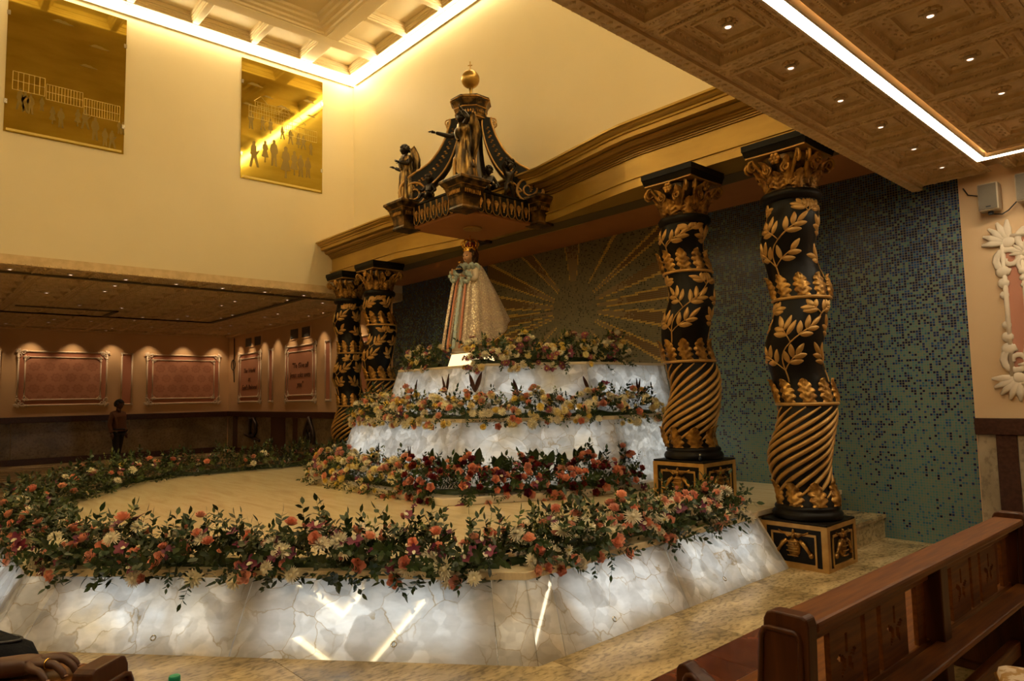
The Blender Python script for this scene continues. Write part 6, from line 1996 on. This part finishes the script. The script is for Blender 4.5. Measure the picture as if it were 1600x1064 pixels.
def picture(yc, w_, z0, z1, label, figs, clouds, roofs, fence):
    root = empty('gilded_glass_panel', (XL + .012, yc, z0), pi / 2, label, 'wall panel', 'etched gold glass panels on the upper far wall')
    H = z1 - z0
    mb = MB(); mb.b2(-w_ / 2, w_ / 2, -.006, .006, 0, H); mb.build('gold_glass', MT['goldglass'], root)
    for sx in (-1, 1):
        for zz in (.20, .80):
            mb = MB(); mb.b2(sx * (w_ / 2 - .012) - .022, sx * (w_ / 2 - .012) + .022, -.014, -.007, H * zz - .035, H * zz + .035); mb.build('clip', MT['steel'], root, bevel=.003)
    mb = MB()
    for f_ in figs: fig(mb, *f_)
    mb.build('etched_figures', MT['etch'], root)
    mb = MB()
    for c in clouds: cloud(mb, *c)
    mb.build('etched_clouds', MT['etch'], root)
    mb = MB()
    for (x0, x1, za, n, hh) in fence:
        for zz in (0, hh * .5, hh):
            mb.tube([(x0, -.008, za + zz), (x1, -.008, za + zz)], .004, 4)
        for i in range(n + 1):
            x = x0 + (x1 - x0) * i / n; mb.tube([(x, -.008, za), (x, -.008, za + hh)], .003, 4)
    for (x, za, rw, rh) in roofs:
        mb.tube([(x - rw, -.008, za), (x, -.008, za + rh), (x + rw, -.008, za)], .005, 4)
        mb.tube([(x - rw, -.008, za), (x + rw, -.008, za)], .004, 4)
        mb.tube([(x - rw * .8, -.008, za), (x - rw * .8, -.008, za - rh * 1.5)], .003, 4); mb.tube([(x + rw * .8, -.008, za), (x + rw * .8, -.008, za - rh * 1.5)], .003, 4)
    mb.build('etched_pier', MT['etchl'], root)
    mb = MB(); mb.b2(-w_ / 2 + .03, w_ / 2 - .03, -.0075, -.006, .02, .055); mb.build('etched_border', MT['etchl'], root)
    return root
# local x runs along +y of the room
picture(1.83, 1.58, 5.65, 7.93, 'large etched gold glass panel at the upper left, promenaders under a dark sky',
        [(-.60, .36, .34, 2), (-.54, .34, .33, 0), (-.47, .33, .32, 0), (-.33, .42, .22, 0), (-.19, .25, .28, 1), (-.08, .22, .32, 0), (.14, .30, .28, 1), (.24, .28, .33, 2), (.38, .13, .38, 0), (.52, .07, .30, 0), (.62, .06, .30, 2), (.72, .32, .22, 0), (.77, .32, .22, 0)],
        [(.40, 1.66, .30), (.26, 1.30, .26), (-.10, 1.90, .3)], [], [(-.70, -.30, .66, 6, .28), (-.28, .20, .62, 12, .24), (.22, .72, .52, 14, .26)])
picture(5.31, 1.60, 5.65, 7.92, 'etched gold glass panel near the corner, pier pavilions crossed by a bright reflection',
        [(-.62, .95, .36, 0), (-.40, .98, .28, 2), (-.25, .95, .30, 1), (-.56, .24, .50, 2), (-.35, .38, .42, 1), (-.18, .34, .52, 0), (.05, .16, .62, 1), (.22, .25, .48, 1), (.35, .24, .44, 0), (.50, .25, .42, 0), (.14, .84, .30, 2), (.30, .80, .30, 1), (.40, .80, .28, 2), (.56, .72, .25, 0), (-.02, .90, .26, 2)],
        [(-.55, 1.80, .30), (-.30, 1.64, .22), (-.66, 1.40, .25), (.52, 1.78, .28), (.55, 1.50, .2), (.0, 1.52, .26)],
        [(-.44, 1.50, .13, .12), (.02, 1.42, .12, .10), (.30, 1.30, .16, .14)], [(-.66, .0, 1.18, 14, .22), (.02, .68, 1.0, 16, .22), (-.5, .1, 1.36, 9, .14)])

# ================================================================== framed wall panels, slim panels, vents
def corner_ornament():
    mb = MB()
    for k, (a, r) in enumerate(((0, .05), (pi / 2, .05))):
        pts = []; rad = []
        for i in range(18):
            t = i / 17; b = a + t * 2.6 * pi * (1 if k else -1); rs = .05 * (1 - .75 * t)
            cx, cz = (.085, .02) if k == 0 else (.02, .085)
            pts.append((cx + rs * cos(b), -.012, cz + rs * sin(b))); rad.append(.014 - .006 * t)
        mb.tube(pts, rad, 6)
    for k in range(5):
        a = pi + pi / 2 * (k / 4)
        mb.tube([(.02, -.01, .02), (.02 + .05 * cos(a), -.016, .02 + .05 * sin(a)), (.02 + .085 * cos(a), -.006, .02 + .085 * sin(a))], [.012, .014, .005], 6)
    mb.ball((.02, -.014, .02), (.022, .016, .022), 8, 6)
    for s in (0, 1):
        for k in range(3):
            p = .13 + .045 * k
            mb.ball((p if s == 0 else -.005, -.008, -.005 if s == 0 else p), (.024 - .004 * k,) * 3, 6, 5)
    return mb.mesh('corner_ornament', MT['plaster'], True)
CORN = corner_ornament()
def frame_panel(origin, rz, w_, h_, label, field, text=None, double=True, scale=1.0):
    root = empty('wall_panel', origin, rz, label, 'wall panel', 'pink framed wall panels')
    mb = MB(); mb.b2(-w_ / 2, w_ / 2, -.012, 0, 0, h_); mb.build('border_field', MT['pinkband'], root)
    def frame(nm, i, t):
        mb = MB()
        for (a, b, c, d) in ((-w_ / 2 + i, w_ / 2 - i, i, i), (-w_ / 2 + i, w_ / 2 - i, h_ - i, h_ - i)):
            mb.tube([(a, -.014, c), (b, -.014, d)], t, 6)
        for x in (-w_ / 2 + i, w_ / 2 - i): mb.tube([(x, -.014, i), (x, -.014, h_ - i)], t, 6)
        mb.build(nm, MT['plaster'], root, True)
    frame('outer_frame', 0, .022)
    if double:
        frame('inner_frame', .15, .018)
        mb = MB(); mb.b2(-w_ / 2 + .15, w_ / 2 - .15, -.016, -.010, .15, h_ - .15); mb.build('centre_field', MT[field], root)
        for ins, sc in ((0, 1.35), (.15, .8)):
            for sx in (-1, 1):
                for sz in (0, 1):
                    put('corner_ornament', CORN, root, (sx * (w_ / 2 - ins), -.01, ins if not sz else h_ - ins), (0, 0, 0), (-sx * sc * scale, 1.0, sc * scale * (1 if not sz else -1)))
    else:
        for sx in (-1, 1):
            for sz in (0, 1):
                mb = MB(); mb.b2(sx * w_ / 2 - .035, sx * w_ / 2 + .035, -.03, 0, h_ * sz - .035, h_ * sz + .035); mb.build('corner_block', MT['plaster'], root, bevel=.01)
    if text:
        for i, ln in enumerate(text):
            cu = bpy.data.curves.new('lettering', 'FONT'); cu.body = ln; cu.size = .20; cu.align_x = 'CENTER'; cu.extrude = .004; cu.shear = .25
            cu.materials.append(MT['ink'])
            o = put('lettering', cu, root, (0, -.022, h_ * .60 - .25 * i), (pi / 2, 0, 0))
    return root
RZL = pi / 2      # on the far wall, facing +x
frame_panel((XF + .001, 3.48, 1.60), RZL, 2.08, 1.46, 'pink damask wall panel in white frame left of the standing man', 'damask')
frame_panel((XF + .001, 6.62, 1.58), RZL, 2.08, 1.46, 'pink damask wall panel in white frame right of the standing man', 'damask')
frame_panel((XF + .001, 5.04, 1.58), RZL, .27, 1.47, 'narrow pink wall panel directly above the standing man', 'damask', None, False)
frame_panel((XF + .001, 1.90, 1.60), RZL, .27, 1.47, 'narrow pink wall panel at the left picture border', 'damask', None, False)
frame_panel((XF + .001, .30, 1.60), RZL, 2.08, 1.46, 'pink damask wall panel beyond the left picture border', 'damask')
frame_panel((-20.63, YM - .001, 1.58), 0, 1.72, 1.46, 'salmon wall panel with three lines of writing, left of the two', 'pinkplain', ['The World', 'as', "God's Beloved"])
frame_panel((-17.15, YM - .001, 1.58), 0, 1.80, 1.46, 'salmon wall panel with writing beside the leftmost column', 'pinkplain', ['"To Give all', 'Jesus asks unto', 'you"'])
frame_panel((-19.05, YM - .001, 1.58), 0, .26, 1.47, 'narrow pink wall panel between the two lettered panels', 'damask', None, False)
frame_panel((-15.58, YM - .001, 1.58), 0, .27, 1.47, 'narrow pink wall panel nearest the leftmost column', 'damask', None, False)
frame_panel((-13.9, YM - .001, 1.58), 0, 1.2, 1.46, 'salmon wall panel half hidden behind the two left columns', 'pinkplain')
# right wall panel with rich frame
frame_panel((-.70, YM - .013, 1.62), 0, 1.86, 1.42, 'large salmon wall panel with carved plaster frame at the right border', 'pinkplain', None, True, 1.9)
# air vents
for k, (x, lb) in enumerate(((-20.35, 'grey air vent above the left lettered panel'), (-17.15, 'grey air vent above the right lettered panel'))):
    root = empty('air_vent', (x, YM - .001, 3.24), 0, lb, 'vent', 'air vents of the far aisle')
    mb = MB(); mb.b2(-.62, .62, -.02, 0, -.02, .30); mb.build('vent_frame', MT['aisle'], root)
    for (a, b) in ((-.58, -.12), (.12, .58)):
        mb = MB(); mb.b2(a, b, -.024, -.01, .01, .27); p = mb.build('vent_grille', MT['greyvent'], root)
        for i in range(6):
            mb = MB(); mb.b2(a + .01, b - .01, -.034, -.022, .03 + .04 * i, .045 + .04 * i); mb.build('louvre', MT['greyvent'], p)
# dado emblems: metal letter shape and peaked figure
r_ = empty('wall_emblem', (-20.3, YM - .016, .50), 0, 'dark metal emblem of a looped letter on a slanting bar in the stone dado', 'emblem')
mb = MB(); mb.tube([(-.55, -.03, .10), (.55, -.03, -.06)], .045, 6); mb.build('bar', MT['relief'], r_)
mb = MB(); mb.tube([(-.16, -.03, .10), (-.16, -.03, .62)], .05, 6); mb.tube([(-.14, -.03, .55), (.08, -.03, .58), (.28, -.03, .42), (.30, -.03, .22), (.14, -.03, .08), (-.12, -.03, .08)], .05, 6); mb.build('loop', MT['relief'], r_, True)
r_ = empty('wall_emblem', (-16.55, YM - .016, .45), 0, 'dark metal emblem of a peaked hooded figure in the stone dado', 'emblem')
mb = MB(); mb.tube([(-.30, -.03, .02), (-.24, -.03, .30), (0, -.03, .68), (.24, -.03, .30), (.30, -.03, .02)], .06, 6); mb.tube([(-.14, -.03, .05), (-.08, -.03, .30), (.08, -.03, .30), (.14, -.03, .05)], .05, 6); mb.ball((0, -.04, .42), (.07, .04, .08), 8, 6); mb.build('figure', MT['relief'], r_, True)
# cable and loop on the far wall
mb = MB(); mb.tube([(-21.9, YM - .02, 3.6), (-21.88, YM - .02, 3.05), (-21.9, YM - .02, 2.9)] + [(-21.95 + .16 * cos(a), YM - .025, 2.75 + .16 * sin(a)) for a in [pi / 2 + 2 * pi * i / 14 for i in range(15)]] + [(-21.88, YM - .02, 2.4), (-21.86, YM - .02, 2.2)], .014, 5)
tag(mb.build('wall_cable', MT['cable'], None, True), 'looped black cable hanging in the corner of the far aisle', 'cable')

# ---------------------------------------------------------------- speakers on the right wall
for k, (x, z, lb) in enumerate(((-1.685, 3.30, 'small beige loudspeaker on the wall beside the mosaic'), (-1.38, 3.33, 'small beige loudspeaker cut by the right picture border'))):
    root = empty('loudspeaker', (x, YM - .012, z), 0, lb, 'speaker', 'wall loudspeakers at the right')
    mb = MB(); mb.b2(-.085, .085, -.16, -.03, .0, .27); mb.build('cabinet', MT['speaker'], root, bevel=.012)
    mb = MB(); mb.b2(-.075, .072, -.166, -.158, .012, .258); mb.build('grille', MT['grille'], root, bevel=.003)
    mb = MB(); mb.b2(-.03, .03, -.05, 0, .06, .20); mb.build('wall_bracket', MT['plastic'], root)
    mb = MB(); mb.b2(-.02, .02, -.1675, -.165, .030, .043); mb.build('badge', MT['plastic'], root)
    mb = MB(); mb.b2(-.02, .02, -.10, -.06, -.03, 0); mb.build('connector', MT['plastic'], root)
mb = MB(); mb.tube([(-1.92, YM - .02, 3.60), (-1.88, YM - .03, 3.52), (-1.80, YM - .04, 3.49), (-1.72, YM - .06, 3.545), (-1.68, YM - .08, 3.58)], .006, 6); tag(mb.build('speaker_cable', MT['cable'], None, True), 'black cable from the ceiling to the first loudspeaker', 'cable')
mb = MB(); mb.tube([(-1.66, YM - .09, 3.27), (-1.60, YM - .07, 3.26), (-1.55, YM - .06, 3.29), (-1.47, YM - .06, 3.37)], .006, 6); tag(mb.build('speaker_cable', MT['cable'], None, True), 'black cable looping between the two loudspeakers', 'cable')
# little things by the columns
mb = MB(); mb.b2(-4.02, -3.84, YM - .012, YM, .62, .72); tag(mb.build('wall_box', MT['relief'], bevel=.01), 'small dark socket box low on the mosaic wall between the near columns', 'box')
bt2 = empty('small_bottle', (-3.90, 6.075, .902), 0, 'tiny bottle standing on the pedestal corner of the second column', 'bottle')
mb = MB(); mb.lathe([(.0, 0), (.016, 0), (.017, .03), (.010, .045), (.008, .06)], 12); mb.build('bottle_body', MT['orb'], bt2, True)
mb = MB(); mb.lathe([(.009, .058), (.009, .072), (.0, .073)], 12); mb.build('bottle_cap', MT['white'], bt2)

# ================================================================== ceiling spots
def lens_mesh():
    mb = MB(); mb.lathe([(.0, -.006), (.022, -.006), (.026, .0)], 14, mi=0); return mb.mesh('lens', MT['lens'])
def ring_mesh():
    mb = MB(); mb.lathe([(.026, -.004), (.036, -.010), (.042, -.004), (.042, .012), (.026, .012)], 16); return mb.mesh('bezel', MT['plaster'], True)
LENS, BEZ = lens_mesh(), ring_mesh()
def down(x, y, z, lb, grp, sc=1.0):
    r_ = empty('ceiling_spot', (x, y, z), 0, lb, 'light', grp)
    put('bezel', BEZ, r_, scale=(sc * .8, sc * .8, 1)); put('lens', LENS, r_, scale=(sc * .8, sc * .8, 1))
ZS = ZC + .016 + .062 * .95 - .012
ordn = ['first', 'second', 'third', 'fourth', 'fifth', 'sixth', 'seventh', 'eighth', 'ninth']
for i in range(8):
    down(ROWX[0][0], ROWY[i], ZS, 'ceiling spot left of the light band, %s from the mosaic wall' % ordn[i], 'ceiling spots left of the light band')
for i in range(2, 8):
    down(ROWX[1][0], 7.51 - P * i + .01, ZS, 'ceiling spot just right of the light band, %s from the cross band' % ordn[i - 2], 'ceiling spots right of the light band')
rs = random.Random(9)
OR = ordn + ['tenth', 'eleventh', 'twelfth', 'thirteenth', 'fourteenth']
for i in range(nx):
    for j in range(9):
        if (i * 3 + j * 5) % 4 in (0, 1) and not (i in (0,)):
            if rs.random() < .25: continue
        elif i != 0: continue
        down(XL - .1 - px_ * (i + .5), YM - .02 - .79 * (j + .5), ZC - .004, 'far aisle ceiling spot, %s row from cream wall, %s from back wall' % (OR[i], OR[j]), 'spots in the far aisle ceiling', 1.3)
# wall washers
for i in range(9):
    y = 7.55 - .97 * i
    spot('washer', (XF + .34, y, ZC - .04), (XF + .10, y, 2.0), SPOT, (1.0, .66, .36), 78, .9)
for i in range(9):
    x = -21.4 + .93 * i
    spot('washer', (x, YM - .34, ZC - .04), (x, YM - .08, 2.0), SPOT * .8, (1.0, .66, .36), 78, .9)
for x, y in ((-19.5, 5.5), (-19.5, 2.5), (-16, 5.5), (-16, 2.5), (-16, -1.0), (-14, 4)):
    spot('downlight', (x, y, ZC - .03), (x, y, 0), SPOT * .8, (1.0, .70, .42), 110, .8)
for i in range(1, 8):
    spot('downlight', (ROWX[0][0], ROWY[i], ZC - .03), (ROWX[0][0], ROWY[i], 0), 3.0, (1.0, .74, .48), 100, .8)
    spot('downlight', (ROWX[2][0], ROWY[i], ZC - .03), (ROWX[2][0], ROWY[i], 0), 3.0, (1.0, .74, .48), 100, .8)
spot('wall_washer_right', (-.7, 7.5, ZC - .03), (-.7, 7.95, 2.2), 8, (1.0, .70, .44), 90, .9)
# lamps aimed at the statue
spot('statue_lamp', (X0 - 1.5, 3.4, 7.9), (X0, SY, 3.0), 150, (1.0, .82, .6), 16, .5, .05)
